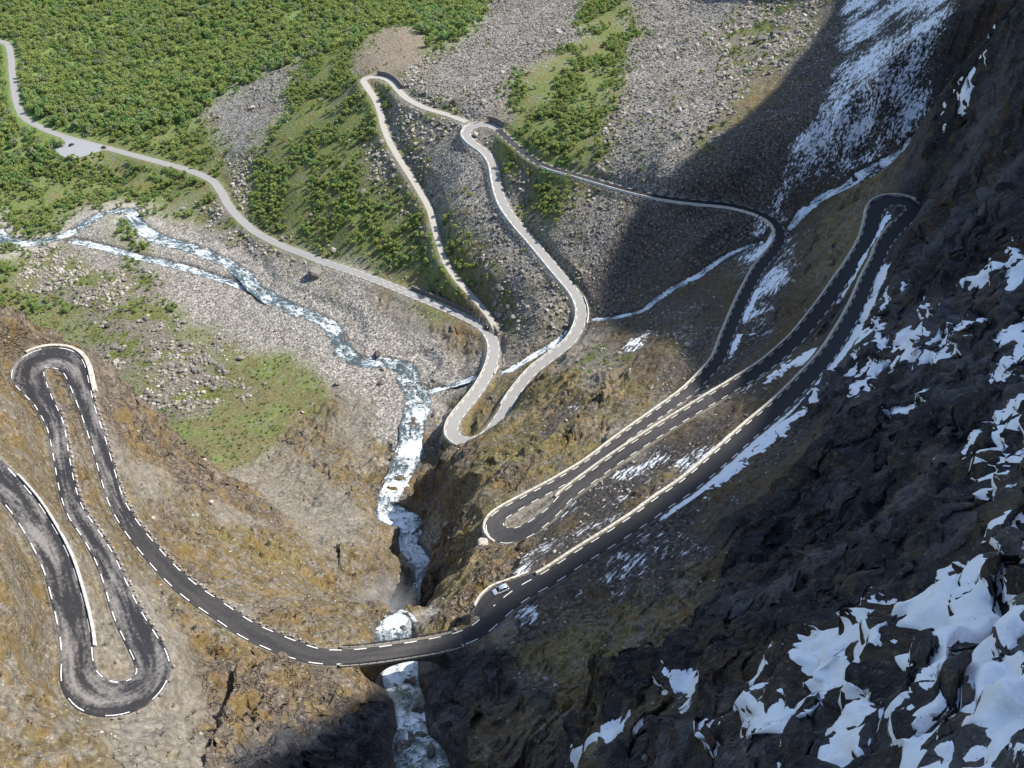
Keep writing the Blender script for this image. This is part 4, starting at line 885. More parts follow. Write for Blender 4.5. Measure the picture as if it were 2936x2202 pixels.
for poly, lab, thick in SNOW:
    x, y, z = raymarch([p[0] for p in poly], [p[1] for p in poly], H)
    pa, pt = chart(x, y)
    a0, a1, t0, t1 = int(max(pa.min()-8, 0)), int(min(pa.max()+9, NA-1)), int(max(pt.min()-8, 0)), int(min(pt.max()+9, NR-1))
    ja, jt = np.meshgrid(np.arange(a0, a1+1), np.arange(t0, t1+1))
    sdv = poly_sd(pa, pt, ja.astype(float), jt.astype(float))
    X, Y, Z = kx[t0:t1+1, a0:a1+1], ky[t0:t1+1, a0:a1+1], kz[t0:t1+1, a0:a1+1]
    big = thick > .5
    sdn = np.minimum(sdv, 14)+(6.0 if big else 7.0)*fbm(X, Y, 5.0 if big else 4.0, 5, 301, .6)+3.5*fbm(X, Y, 1.3, 3, 305)+(1.0 if big else 1.0)
    off = np.clip(sdn*(.13 if big else .09), -1.2, thick*(2.3 if big else 1.5))+.10*fbm(X, Y, 1.6, 2, 303)+KS[t0:t1+1, a0:a1+1]-Z
    off = np.where(sdn < -4, -1.2, np.maximum(off, -1.2))
    off = off-.75*(1-sstep(0.1, 1.0, (qd-qh)[t0:t1+1, a0:a1+1]))
    keep = (off > -.8) & (sdn > -4)
    if keep.sum() < 4: continue
    ii = np.arange(ja.size).reshape(ja.shape)
    fk = keep[:-1, :-1] | keep[1:, :-1] | keep[:-1, 1:] | keep[1:, 1:]
    jj, kk_ = np.nonzero(fk)
    ff = np.stack([ii[jj, kk_], ii[jj, kk_+1], ii[jj+1, kk_+1], ii[jj+1, kk_]], 1)[:, ::-1]
    us = np.zeros(ja.size, bool); us[ff.ravel()] = True; rm = np.cumsum(us)-1
    nz = Z+off
    vv = np.stack([X, Y, nz], -1).reshape(-1, 3)[us]
    o_ = link('snow_patch', mesh_np('snow_patch', vv, rm[ff], M['snow'], True), label=lab, cat='snow patch')
    if lab.startswith('irregular'): o_['group'] = 'group of '+lab[10:]
    SNOWMASK[t0:t1+1, a0:a1+1] |= off > 0

# ------------------------------------------------------------------ scatter: where stones and trees stand
def visible(x, y, z, tol=1.5):
    """clear line of sight from the viewpoint"""
    ok = np.ones(len(x), bool)
    for t in np.linspace(.3, .985, 60):
        ok &= bil(H, *chart(x*t, y*t)) < CAMZ+(z-CAMZ)*t+tol
    return ok
NC = 1800000
cxs = rng.uniform(-660, 400, NC).astype(np.float32); cys = rng.uniform(70, 1260, NC).astype(np.float32)
cz = bil(H, *chart(cxs, cys))
u_, v_, dep_ = proj(cxs, cys, cz)
ok = (u_ > -150) & (u_ < 3090) & (v_ > -120) & (v_ < 2320)
cxs, cys, cz, u_, v_, dep_ = [q[ok] for q in (cxs, cys, cz, u_, v_, dep_)]
ccov = cover(cxs, cys)
rd = nroad.query(cxs, cys); rv = nriv.query(cxs, cys)
clear = (rd[0]-rd[3] > np.where((u_ < 640) & (v_ < 480), 5.0, 1.8)) & ~((rv[4] >= 0) & (rv[0]-rv[3] < 1.2))
clear &= np.hypot(cxs-pkc[0], cys-pkc[1]) > 17
area = 1060*1190/NC                     # square metres per candidate
cc = lambda s_: sum(ccov[CLS.index(c)] for c in s_)
clump = fbm(cxs, cys, 18, 3, 401); clump2 = fbm(cxs, cys, 7, 3, 402)
pt_ = cc('F')*.13*(.55+.9*clump2) + cc('G')*.20*sstep(-.35, .3, clump+.3*clump2)*np.where((v_ > 950), .5, 1) + cc('V')*.09*sstep(-.05, .35, clump+.5*clump2) + cc('S')*.003*sstep(.15, .4, clump) + cc('E')*.004
pt_ = pt_*(1-sstep(.35, .6, cc('O')))
rn = rng.random(len(cxs))
tsel = clear & (rn < pt_*area)
rn2 = rng.random(len(cxs))
pr_ = cc('S')*.5+cc('D')*.16+cc('V')*.26*sstep(.15, -.15, clump)+cc('O')*.13+cc('N')*.05+cc('T')*.14+cc('H')*.07+cc('E')*.03+cc('B')*.008+cc('R')*.004
rsel = clear & (rn2 < pr_*area) & (rd[0]-rd[3] > 2.4)
tx_, ty_, tz_ = cxs[tsel], cys[tsel], cz[tsel]; tcv = ccov[:, tsel]; td_ = dep_[tsel]
rx_, ry_, rz_ = cxs[rsel], cys[rsel], cz[rsel]; rcv = ccov[:, rsel]; rdp = dep_[rsel]
print('trees', len(tx_), 'rocks', len(rx_), time.time()-T0)

# --- instancing helper: a cloud of points, each carrying scale, turn and which model it takes
def scatter(name, pts, scl, rot, pick, models, label, kind='stuff'):
    me = bpy.data.meshes.new(name); me.vertices.add(len(pts)); me.vertices.foreach_set('co', np.asarray(pts, np.float32).ravel())
    for nme, typ, fld, arr in (('scl', 'FLOAT_VECTOR', 'vector', scl), ('rot', 'FLOAT_VECTOR', 'vector', rot), ('pick', 'INT', 'value', pick)):
        a = me.attributes.new(nme, typ, 'POINT'); a.data.foreach_set(fld, np.ascontiguousarray(arr, np.int32 if typ == 'INT' else np.float32).ravel())
    o_ = link(name, me, kind=kind, label=label)
    ng = bpy.data.node_groups.new(name, 'GeometryNodeTree'); ng.interface.new_socket('Geometry', in_out='INPUT', socket_type='NodeSocketGeometry'); ng.interface.new_socket('Geometry', in_out='OUTPUT', socket_type='NodeSocketGeometry')
    N, L = ng.nodes, ng.links; gi = N.new('NodeGroupInput'); go = N.new('NodeGroupOutput'); iop = N.new('GeometryNodeInstanceOnPoints')
    jn = N.new('GeometryNodeJoinGeometry')
    for mods in models:
        if len(mods) == 1:
            oi = N.new('GeometryNodeObjectInfo'); oi.inputs[0].default_value = mods[0]; src = oi.outputs['Geometry']
        else:
            j2 = N.new('GeometryNodeJoinGeometry')
            for q in mods:
                oi = N.new('GeometryNodeObjectInfo'); oi.inputs[0].default_value = q; L.new(oi.outputs['Geometry'], j2.inputs[0])
            src = j2.outputs[0]
        g2 = N.new('GeometryNodeGeometryToInstance'); L.new(src, g2.inputs[0]); L.new(g2.outputs[0], jn.inputs[0])
    def attr(nm, typ):
        q = N.new('GeometryNodeInputNamedAttribute'); q.data_type = typ; q.inputs[0].default_value = nm; return q.outputs[0]
    L.new(gi.outputs[0], iop.inputs['Points']); L.new(jn.outputs[0], iop.inputs['Instance']); iop.inputs['Pick Instance'].default_value = True
    L.new(attr('pick', 'INT'), iop.inputs['Instance Index']); L.new(attr('scl', 'FLOAT_VECTOR'), iop.inputs['Scale'])
    e2r = N.new('FunctionNodeEulerToRotation'); L.new(attr('rot', 'FLOAT_VECTOR'), e2r.inputs[0]); L.new(e2r.outputs[0], iop.inputs['Rotation'])
    L.new(iop.outputs[0], go.inputs[0])
    md = o_.modifiers.new('scatter', 'NODES'); md.node_group = ng
    return o_

# ------------------------------------------------------------------ boulders and scree
rmesh = [rock_mesh('boulder', 60+k_, 2 if k_ < 4 else 1, .3, .72, M['stone']) for k_ in range(7)]
rgrey = [rock_mesh('boulder', 160+k_, 2 if k_ < 4 else 1, .34, .7, M['stone_grey']) for k_ in range(7)]
rm_dark = [rock_mesh('boulder', 80+k_, 2, .3, .72, M['stone_dark']) for k_ in range(2)]
cS = lambda s_: sum(rcv[CLS.index(c)] for c in s_)
lg = rng.random(len(rx_))
size = .7+.9*lg**3*(1+1.2*(cS('SV') > .5)) + .25*rng.random(len(rx_))
size = size*(.75+.25*np.clip(rdp/600, 0, 1.4)) + np.where(cS('V') > .4, .8*rng.random(len(rx_))**5*3, 0) - np.where(cS('O') > .4, .25, 0)
size = np.where(cS('SD') > .5, size*(.78+.5*fbm(rx_, ry_, 28, 3, 421)), size)
size = np.where((cS('T')+cS('H')) > .5, size*.5, size)
size = np.where(lg > .9985, size*1.8, size)
# named boulders read off the photo: (u, v, size m)
NAMED = [(905,792,12.5,'huge grey boulder beside the valley road with bushes round it'),(1082,1020,5.2,'large tan boulder at the river bend with a dark shadow'),(972,1100,5.0,'large rounded grey boulder on the green slope left of the river'),(1093,1100,4.2,'dark boulder on the gravel left of the river below the bend'),(760,1102,3.0,'round grey boulder alone in the green scrub'),
 (1308,292,5.6,'dark shaded boulder on the scree above the gravel track'),(1222,268,4.6,'grey boulder at the foot of the pale scree above the track'),(1040,552,5.0,'large grey boulder in the scrub beside the gravel track'),(893,618,4.4,'angular grey boulder among bushes above the valley road'),(955,720,4.8,'pale tan boulder on the verge above the valley road'),(1195,415,4.0,'boulder in the block field between gravel track and white parapet road'),(1145,540,4.6,'pair-like tall boulder at the lower edge of the gravel track'),
 (1845,520,3.6,'boulder resting against the upper edge of the dark scree road'),(585,600,4.0,'grey boulder beside the pale valley road near the river loop'),(525,600,4.2,'flat grey boulder on the river bank under the road'),(310,935,4.6,'dark pointed boulder in the rubble left of the river'),(530,925,4.4,'round boulder on the rubble slope left of the river'),(690,1030,4.6,'tall boulder at the right edge of the rubble slope'),(1000,408,4.2,'white topped boulder in the rubble left of the gravel track'),(1268,1285,4.5,'dark rock at the foot of the tall hairpin retaining wall'),
 (1384,1562,4.5,'pale rounded rock at the parapet end of the loop hairpin'),(1100,1060,3.4,'pink boulder in the white water of the river'),(1245,1090,3.2,'boulder at the mouth of the side stream')]
Z3 = np.zeros(3)
bx, by, bz = raymarch([p[0] for p in NAMED], [p[1] for p in NAMED], H)
for k_, (u0, v0, sz0, lab) in enumerate(NAMED):
    o_ = link('boulder', (rm_dark[1] if 'dark' in lab else rmesh[k_ % 4] if 'pale' in lab or 'white' in lab else rgrey[k_ % 4]), loc=(bx[k_], by[k_], bz[k_]+.18*sz0), label=lab, cat='boulder')
    o_.scale = (sz0, sz0*.9, sz0*.95); o_.rotation_euler = (.2, .1, k_*1.3)
bvis = visible(rx_, ry_, rz_+size*.3) & (u_[rsel] > 0) & (u_[rsel] < 2936) & (v_[rsel] > 0) & (v_[rsel] < 2202)
app = np.where(bvis, size/rdp, 0); order = np.argsort(-app); top = np.zeros(len(rx_), bool); top[order[:260]] = True
LABR = {'S': ('pale angular block in the open scree', 'blocks of the pale scree'), 'D': ('grey block in the shaded lower scree', 'blocks of the shaded scree'), 'V': ('grey boulder among green shrubs and rubble', 'boulders among the shrubs'), 'O': ('pale river stone on the gravel bank', 'stones on the gravel bank'), 'H': ('loose stone lying on the ochre heath', 'stones on the ochre heath'), 'N': ('dark block on the snow dusted slope', 'blocks on the snow dusted slope')}
for i in np.nonzero(top)[0]:
    uu, vv0 = u_[rsel][i], v_[rsel][i]
    c = CLS[int(np.argmax(rcv[:, i]))]; c = c if c in LABR else ('H' if c in 'TRKEG' else 'N')
    lab, grp = LABR[c]
    if c in 'SVO':
        where = 'left of the river' if (uu < 1150 and vv0 > 720+.2*uu) else 'between river and valley road' if (uu < 1250 and vv0 > 430+.37*uu) else 'between valley road and gravel track' if uu < 1090 and vv0 > 330 else 'inside the bends of the pale parapet road' if (vv0 > 360 and uu < 1640) else 'on the open slope above the roads'
        lab = {'S': 'pale angular scree block', 'V': 'grey boulder in rubble and shrubs', 'O': 'pale rounded stone on gravel'}[c]+' '+where; grp = lab.replace('block', 'blocks').replace('boulder', 'boulders')
    o_ = link('boulder', (rmesh if c in 'SO' else rgrey)[i % 4], loc=(rx_[i], ry_[i], rz_[i]+.12*size[i]), label=lab, cat='boulder', group=grp)
    s_ = float(size[i]); o_.scale = (s_, s_, s_); o_.rotation_euler = (random.uniform(-.4, .4), random.uniform(-.4, .4), random.uniform(0, 6.3))
ro = ~top; nr_ = int(ro.sum())
proto = []
for k_, mm_ in enumerate(rmesh+rgrey):          # the models the scree takes its stones from stand in the block field themselves
    x, y, z = raymarch([1180+9*k_], [440+6*k_], H)
    o_ = link('boulder', mm_, loc=(x[0], y[0], z[0]+.3), label='weathered block in the rubble between gravel track and scree hairpin', cat='boulder', group='blocks of the rubble strip'); o_.scale = (1.8,)*3; proto.append(o_)
rot = np.stack([rng.uniform(-.6, .6, nr_), rng.uniform(-.6, .6, nr_), rng.uniform(0, 6.28, nr_)], 1)
s3 = size[ro][:, None]*rng.uniform(.8, 1.25, (nr_, 3))
scatter('scree_stones', np.stack([rx_[ro], ry_[ro], rz_[ro]+.08*size[ro]], 1), s3, rot, rng.integers(0, 7, nr_)+np.where((cS('SO') > .5)[ro], 0, 7), [[q] for q in proto], 'loose grey scree stones strewn over the slopes')

# ------------------------------------------------------------------ trees
def leaf_mat(name, a, b_):
    m, nt, b = new_mat(name, .8); oi = nd(nt, 'ShaderNodeObjectInfo'); g = nd(nt, 'ShaderNodeNewGeometry')
    n1 = noise(nt, .9, 2, .5, g.outputs['Position'])
    c = mixc(nt, oi.outputs['Random'], a, b_)
    v = nd(nt, 'ShaderNodeVectorMath', operation='SCALE'); nt.links.new(c, v.inputs[0]); nt.links.new(mapr(nt, n1, .25, .75, .6, 1.4), v.inputs['Scale'])
    nt.links.new(v.outputs[0], b.inputs['Base Color']); b.inputs['Specular IOR Level'].default_value = .1
    tr = nd(nt, 'ShaderNodeBsdfTranslucent'); nt.links.new(v.outputs[0], tr.inputs[0])
    ad = nd(nt, 'ShaderNodeMixShader'); ad.inputs[0].default_value = .4; out = nt.nodes['Material Output']
    nt.links.new(b.outputs[0], ad.inputs[1]); nt.links.new(tr.outputs[0], ad.inputs[2]); nt.links.new(ad.outputs[0], out.inputs[0])
    return m
M['leaf_dark'] = leaf_mat('birch_leaf_green', (.145,.250,.080), (.225,.335,.120))
M['leaf_yel'] = leaf_mat('birch_leaf_spring', (.235,.300,.085), (.300,.345,.115))
M['leaf_sage'] = leaf_mat('willow_bud_sage', (.24,.29,.15), (.30,.33,.20))
M['bark'] = simple('birch_bark', (.16,.13,.11), .9, .3, 4, .3)
def crown_mesh(name, seed, nleaf, mat, shape='tree'):
    r_ = np.random.default_rng(seed); k_ = r_.integers(6, 9)
    cen = np.stack([r_.uniform(-.27, .27, k_), r_.uniform(-.27, .27, k_), r_.uniform(.38, .88, k_) if shape == 'tree' else r_.uniform(.22, .72, k_)], 1)
    rad = r_.uniform(.13, .25, k_) if shape == 'tree' else r_.uniform(.18, .3, k_)
    vv, ff = [], []
    for i in range(nleaf):
        c = r_.integers(0, k_); d = r_.normal(size=3); d /= np.linalg.norm(d); p = cen[c]+d*rad[c]*r_.uniform(.55, 1.0)**.5
        nr = d*.8+r_.normal(size=3)*.55+np.array([0, 0, .35]); nr /= np.linalg.norm(nr); t1_ = np.cross(nr, r_.normal(size=3)); t1_ /= np.linalg.norm(t1_); t2_ = np.cross(nr, t1_)
        s_ = r_.uniform(.045, .09); b0 = len(vv)
        for a, b2 in ((-1, -.6), (.2, -1), (1, .5), (-.3, 1)): vv.append(p+(t1_*a+t2_*b2)*s_)
        ff.append((b0, b0+1, b0+2, b0+3))
    me = bpy.data.meshes.new(name); me.from_pydata([tuple(q) for q in vv], [], ff); me.update(); me.materials.append(mat); return me
def trunk_mesh(seed, h_=.62):
    r_ = random.Random(seed); bm = bmesh.new()
    def limb(p0, p1, r0, r1):
        p0, p1 = np.array(p0), np.array(p1); d = p1-p0; d = d/np.linalg.norm(d); a = np.cross(d, [.3, .9, .1]); a /= np.linalg.norm(a); b2 = np.cross(d, a); ring = []
        for p, rr_ in ((p0, r0), (p1, r1)):
            ring.append([bm.verts.new(tuple(p+(a*math.cos(q)+b2*math.sin(q))*rr_)) for q in (0, 1.257, 2.513, 3.77, 5.03)])
        for q in range(5): bm.faces.new((ring[0][q], ring[0][(q+1) % 5], ring[1][(q+1) % 5], ring[1][q]))
    mid = (r_.uniform(-.04, .04), r_.uniform(-.04, .04), .35); topp = (r_.uniform(-.08, .08), r_.uniform(-.08, .08), h_+.15)
    limb((0, 0, -.08), mid, .024, .018); limb(mid, topp, .018, .006)
    for q in range(5):
        a = r_.uniform(0, 6.28); z0 = r_.uniform(.25, .55); limb((mid[0]*.9, mid[1]*.9, z0), (math.cos(a)*.22, math.sin(a)*.22, z0+r_.uniform(.12, .28)), .010, .003)
    me = bpy.data.meshes.new('trunk'); bm.to_mesh(me); bm.free(); me.materials.append(M['bark']); return me
TREE = []
for k_, (lm, shp) in enumerate([('leaf_dark', 'tree'), ('leaf_dark', 'tree'), ('leaf_dark', 'tree'), ('leaf_sage', 'tree'), ('leaf_yel', 'tree'), ('leaf_yel', 'tree'), ('leaf_yel', 'bush'), ('leaf_sage', 'bush'), ('leaf_dark', 'bush'), ('leaf_yel', 'bush')]):
    TREE.append((trunk_mesh(500+k_), crown_mesh('crown', 600+k_, 230 if shp == 'tree' else 170, M[lm], shp)))
cT = lambda s_: sum(tcv[CLS.index(c)] for c in s_)
nT = len(tx_); dom = np.array([CLS[i] for i in np.argmax(tcv, 0)])
r1 = rng.random(nT); r2 = rng.random(nT); inF = dom == 'F'
patch = fbm(tx_, ty_, 30, 3, 411)
pick = np.where(inF, np.where(r1 < .62, rng.integers(0, 3, nT), np.where(r1 < .86+.3*patch, 3, 4+rng.integers(0, 2, nT))), np.where(r1 < .5, 4+rng.integers(0, 2, nT), np.where(r1 < .75, np.where(r2 < .5, 6, 9), np.where(r1 < .92, 7, np.where(r2 < .5, 8, 0)))))
ht = np.where(inF, 3.8+3.8*r2, np.where(dom == 'G', 1.8+2.6*r2, 1.2+2.0*r2)); ht = np.where(pick >= 6, ht*.72, ht); ht = np.where(v_[tsel] > 900, np.minimum(ht, 1.7)*.75, ht)
wid = ht*np.where(pick >= 6, 1.25, .95)*(.85+.35*rng.random(nT))
tvis = visible(tx_, ty_, tz_+ht*.6, 3) & (u_[tsel] > 10) & (u_[tsel] < 2926) & (v_[tsel] > 10) & (v_[tsel] < 2190)
app = np.where(tvis, ht/td_, 0); order = np.argsort(-app); tt_ = np.zeros(nT, bool); tt_[order[:290]] = True
def tree_region(i):
    u0, v0 = u_[tsel][i], v_[tsel][i]
    if v0 > 1000 and u0 < 1000: return 'low green shrub on the slope left of the river', 'shrubs left of the river'
    if u0 > 1480 and v0 < 700: return 'spring green birch on the scree side above the dark road', 'birches on the scree side'
    if u0 > 1250 and v0 < 760: return 'spring green birch beside the white parapet road', 'birches beside the parapet road'
    if u0 > 1250: return 'small green bush on the slope near the side stream', 'bushes near the side stream'
    if v0 > 560 and u0 < 520: return 'green bush by the river loop', 'bushes by the river loop'
    if u0 < 640 and dom[i] == 'F': return 'leafy birch in the dense valley wood behind the road', 'birches of the valley wood'
    return 'birch between the valley road and the gravel track', 'birches between road and track'
KW = ['green birch', 'green birch', 'green birch', 'grey-green willow', 'yellow-green birch', 'yellow-green birch', 'yellow-green bush', 'grey-green bush', 'green bush', 'yellow-green bush']
first = {}
def plant(i):
    k_ = int(pick[i]); lab, grp = tree_region(i)
    words = lab.split(); lab = KW[k_]+' '+' '.join(words[next(j for j, q in enumerate(words) if q in ('on', 'beside', 'near', 'by', 'in', 'between')):])
    t_ = link('tree' if k_ < 6 else 'bush', None, loc=(tx_[i], ty_[i], tz_[i]), label=lab, cat='tree' if k_ < 6 else 'bush', group=KW[k_]+' group: '+grp)
    t_.scale = (wid[i], wid[i], ht[i]); t_.rotation_euler = (0, 0, random.uniform(0, 6.28))
    a = link('trunk' if k_ < 6 else 'stem', TREE[k_][0], t_); b2 = link('crown', TREE[k_][1], t_); first.setdefault(k_, (a, b2))
for i in np.nonzero(tt_)[0]: plant(i)
for k_ in range(len(TREE)):
    if k_ not in first:
        c_ = np.nonzero((pick == k_) & tvis & ~tt_)[0]
        if len(c_): tt_[c_[0]] = True; plant(c_[0])
        else: first[k_] = first[0]
fo = ~tt_; nf = int(fo.sum())
scatter('woodland', np.stack([tx_[fo], ty_[fo], tz_[fo]-.05], 1), np.stack([wid[fo], wid[fo], ht[fo]], 1), np.stack([np.zeros(nf), np.zeros(nf), rng.uniform(0, 6.28, nf)], 1), pick[fo], [list(first[k_]) for k_ in range(len(TREE))], 'dense green birch wood and scrub over the valley floor and slopes')
print('planted', time.time()-T0)

# ------------------------------------------------------------------ heather and dead grass tufts on the heath
M['tuft'] = leaf_mat('dry_heather', (.110,.070,.026), (.200,.145,.055)); M['tuft_grey'] = leaf_mat('bare_twigs', (.12,.10,.075), (.19,.165,.125))
tm = [crown_mesh('tuft', 700+k_, 60, M['tuft' if k_ < 3 else 'tuft_grey'], 'bush') for k_ in range(4)]
tp = []
hx, hy, hz = raymarch([300, 318, 285, 330], [1850, 1790, 1700, 1900], H)
for k_ in range(4):
    o_ = link('heather_tuft', tm[k_], loc=(hx[k_], hy[k_], hz[k_]-.1), label='dry brown heather tuft on the island inside the wide hairpin', cat='heather', group='heather tufts inside the wide hairpin'); o_.scale = (1.1, 1.1, .8); tp.append(o_)
rn3 = rng.random(len(cxs)); ph = (cc('H')*.30+cc('R')*.10+cc('B')*.20+cc('T')*.06)*sstep(-.4, .3, clump2)
hs = clear & (rn3 < ph*area) & (cys < 430); nh = int(hs.sum()); hsz = rng.uniform(.5, 1.25, nh)
scatter('heath_tufts', np.stack([cxs[hs], cys[hs], cz[hs]-.12], 1), np.stack([hsz, hsz, hsz*.7], 1), np.stack([np.zeros(nh), np.zeros(nh), rng.uniform(0, 6.28, nh)], 1), rng.integers(0, 4, nh), [[q] for q in tp], 'dry heather and dead grass tufts over the rocky slopes')

# ------------------------------------------------------------------ cars
def loft(name, secs, mat, parent, smooth=True, closed=True):
    """secs: list of (x, [(y, z)...]) cross sections, joined lengthways"""
    vv = []; ff = []; k_ = len(secs[0][1])
    for x, ring in secs: vv += [(x, y, z) for y, z in ring]
    for a in range(len(secs)-1):
        for b2 in range(k_): ff.append((a*k_+b2, a*k_+(b2+1) % k_, (a+1)*k_+(b2+1) % k_, (a+1)*k_+b2))
    ff.append(tuple(range(k_))[::-1]); ff.append(tuple(range((len(secs)-1)*k_, len(secs)*k_)))
    me = bpy.data.meshes.new(name); me.from_pydata(vv, [], ff); me.update()
    bm = bmesh.new(); bm.from_mesh(me); bmesh.ops.recalc_face_normals(bm, faces=bm.faces); bm.to_mesh(me); bm.free()
    if smooth: me.polygons.foreach_set('use_smooth', np.ones(len(me.polygons), bool))
    me.materials.append(mat); return link(name, me, parent)
def paint(name, col, rough=.3, met=.5):
    m, nt, b = new_mat(name, rough); b.inputs['Base Color'].default_value = (*col, 1); b.inputs['Metallic'].default_value = met
    g = nd(nt, 'ShaderNodeNewGeometry'); n1 = noise(nt, 3, 3, .5, g.outputs['Position']); nt.links.new(mapr(nt, n1, .3, .7, rough*.8, rough*1.25), b.inputs['Roughness'])
    try: b.inputs['Coat Weight'].default_value = .5
    except KeyError: pass
    return m
M['glass'] = paint('dark_car_glass', (.012,.014,.018), .08, 0); M['tyre'] = simple('tyre_rubber', (.018,.018,.018), .9, .1, 4, 0); M['rim'] = paint('alloy_rim', (.45,.45,.46), .35, .8)
M['lampg'] = paint('lamp_glass', (.75,.75,.72), .15, 0); M['red'] = paint('tail_lamp', (.35,.02,.02), .2, 0); M['trim'] = simple('black_plastic', (.02,.02,.02), .6, .1, 4, 0)
def car(loc, heading, slope, bodycol, label, Lc=4.3, Wc=1.78, Hc=1.58):
    root = link('parked_car' if 'parked' in label else 'car', None, loc=loc, label=label, cat='car')
    root.rotation_mode = 'ZYX'; root.rotation_euler = (0, -slope, heading)
    pm = paint('car_paint_'+label.split()[0], bodycol, .28, .55); hw_ = Wc/2; h2 = Lc/2
    def ring(w_, z0, z1, sh=.10): return [(-w_, z0), (-w_-.02, (z0+z1)/2), (-w_+sh*.4, z1-sh*.5), (-w_+sh, z1), (w_-sh, z1), (w_-sh*.4, z1-sh*.5), (w_+.02, (z0+z1)/2), (w_, z0)]
    loft('body', [(-h2, ring(hw_-.16, .42, .78)), (-h2+.10, ring(hw_-.05, .28, .96)), (-h2+.5, ring(hw_, .22, 1.0)), (0, ring(hw_, .20, .96)), (h2-1.35, ring(hw_, .20, .98)), (h2-.45, ring(hw_-.02, .22, .84)), (h2-.1, ring(hw_-.10, .28, .70)), (h2, ring(hw_-.25, .38, .56))], pm, root)
    gh = loft('greenhouse', [(-h2+.12, [(-hw_+.2, .94), (-hw_+.22, 1.0), (hw_-.22, 1.0), (hw_-.2, .94)]), (-h2+.40, [(-hw_+.1, .94), (-hw_+.26, Hc-.08), (hw_-.26, Hc-.08), (hw_-.1, .94)]), (.35, [(-hw_+.08, .94), (-hw_+.24, Hc-.06), (hw_-.24, Hc-.06), (hw_-.08, .94)]), (h2-1.15, [(-hw_+.12, .92), (-hw_+.16, .98), (hw_-.16, .98), (hw_-.12, .92)])], M['glass'], root, False)
    loft('roof', [(-h2+.34, [(-hw_+.27, Hc-.10), (-hw_+.33, Hc-.03), (hw_-.33, Hc-.03), (hw_-.27, Hc-.10)]), (-h2+1.2, [(-hw_+.23, Hc-.08), (-hw_+.32, Hc), (hw_-.32, Hc), (hw_-.23, Hc-.08)]), (.42, [(-hw_+.24, Hc-.09), (-hw_+.33, Hc-.02), (hw_-.33, Hc-.02), (hw_-.24, Hc-.09)])], pm, gh)
    for sy_ in (-1, 1):
        for x0, x1, z1 in ((.35, h2-1.12, 0), (-.35, -.35, 1), (-h2+.3, -h2+.45, 2)):      # window pillars
            a, b2 = ((x0, sy_*(hw_-.235), Hc-.08), (x1, sy_*(hw_-.14), .95)); w_ = .05
            me = bpy.data.meshes.new('pillar'); me.from_pydata([(a[0]-w_, a[1], a[2]), (a[0]+w_, a[1], a[2]), (b2[0]+w_, b2[1]+sy_*.01, b2[2]), (b2[0]-w_, b2[1]+sy_*.01, b2[2]), (a[0]-w_, a[1]+sy_*.04, a[2]), (a[0]+w_, a[1]+sy_*.04, a[2]), (b2[0]+w_, b2[1]+sy_*.05, b2[2]), (b2[0]-w_, b2[1]+sy_*.05, b2[2])], [], [(0, 1, 2, 3), (4, 5, 6, 7), (0, 1, 5, 4), (1, 2, 6, 5), (2, 3, 7, 6), (3, 0, 4, 7)]); me.materials.append(pm); link('pillar', me, gh)
        for x0 in (-h2+.82, h2-.85):
            def disc(nm, r0, w_, mat, par, y0):
                bm = bmesh.new(); bmesh.ops.create_cone(bm, cap_ends=True, segments=18, radius1=r0, radius2=r0*.96, depth=w_)
                me = bpy.data.meshes.new(nm); bm.to_mesh(me); bm.free(); me.materials.append(mat); q = link(nm, me, par); return q
            wl_ = disc('wheel', .31, .2, M['tyre'], root, 0); wl_.location = (x0, sy_*(hw_-.09), .31); wl_.rotation_euler = (-sy_*math.pi/2, 0, 0)
            rm_ = disc('rim', .2, .03, M['rim'], wl_, 0); rm_.location = (0, 0, .10)
        for x0, nm, mt, zz in ((h2-.16, 'headlight', 'lampg', .66), (-h2+.06, 'tail_light', 'red', .82)):
            bm = bmesh.new(); bmesh.ops.create_icosphere(bm, subdivisions=1, radius=.5); me = bpy.data.meshes.new(nm); bm.to_mesh(me); bm.free(); me.materials.append(M[mt])
            q = link(nm, me, root, (x0, sy_*(hw_-.26), zz)); q.scale = (.22, .3, .16)
        bm = bmesh.new(); bmesh.ops.create_icosphere(bm, subdivisions=1, radius=.5); me = bpy.data.meshes.new('mirror'); bm.to_mesh(me); bm.free(); me.materials.append(pm)
        q = link('mirror', me, root, (.62, sy_*(hw_+.08), 1.0)); q.scale = (.16, .26, .16)
    bm = bmesh.new(); bmesh.ops.create_cube(bm, size=1); me = bpy.data.meshes.new('grille'); bm.to_mesh(me); bm.free(); me.materials.append(M['trim'])
    q = link('grille', me, root, (h2-.05, 0, .5)); q.scale = (.08, .8, .12)
    return root
k0 = layby.at(1438, 1702); p = layby.p[k0]; nn = layby.n[k0]*.8
car((p[0]+nn[0], p[1]+nn[1], p[2]-.02), math.atan2(-layby.d[k0, 1], -layby.d[k0, 0])-.12, float(-(layby.p[k0+1, 2]-layby.p[k0-1, 2])/(2.0)), (.62,.66,.72), 'silver blue hatchback on the lay-by above the bridge', 4.35, 1.8, 1.6)
k0 = road.at(1389, 947); p = road.p[k0]; nn = road.n[k0]*-.9
car((p[0]+nn[0], p[1]+nn[1], p[2]), math.atan2(-road.d[k0, 1], -road.d[k0, 0]), float(-(road.p[k0+1, 2]-road.p[k0-1, 2])/2), (.012,.012,.015), 'black car on the pale valley road below the gravel track', 4.2, 1.76, 1.5)
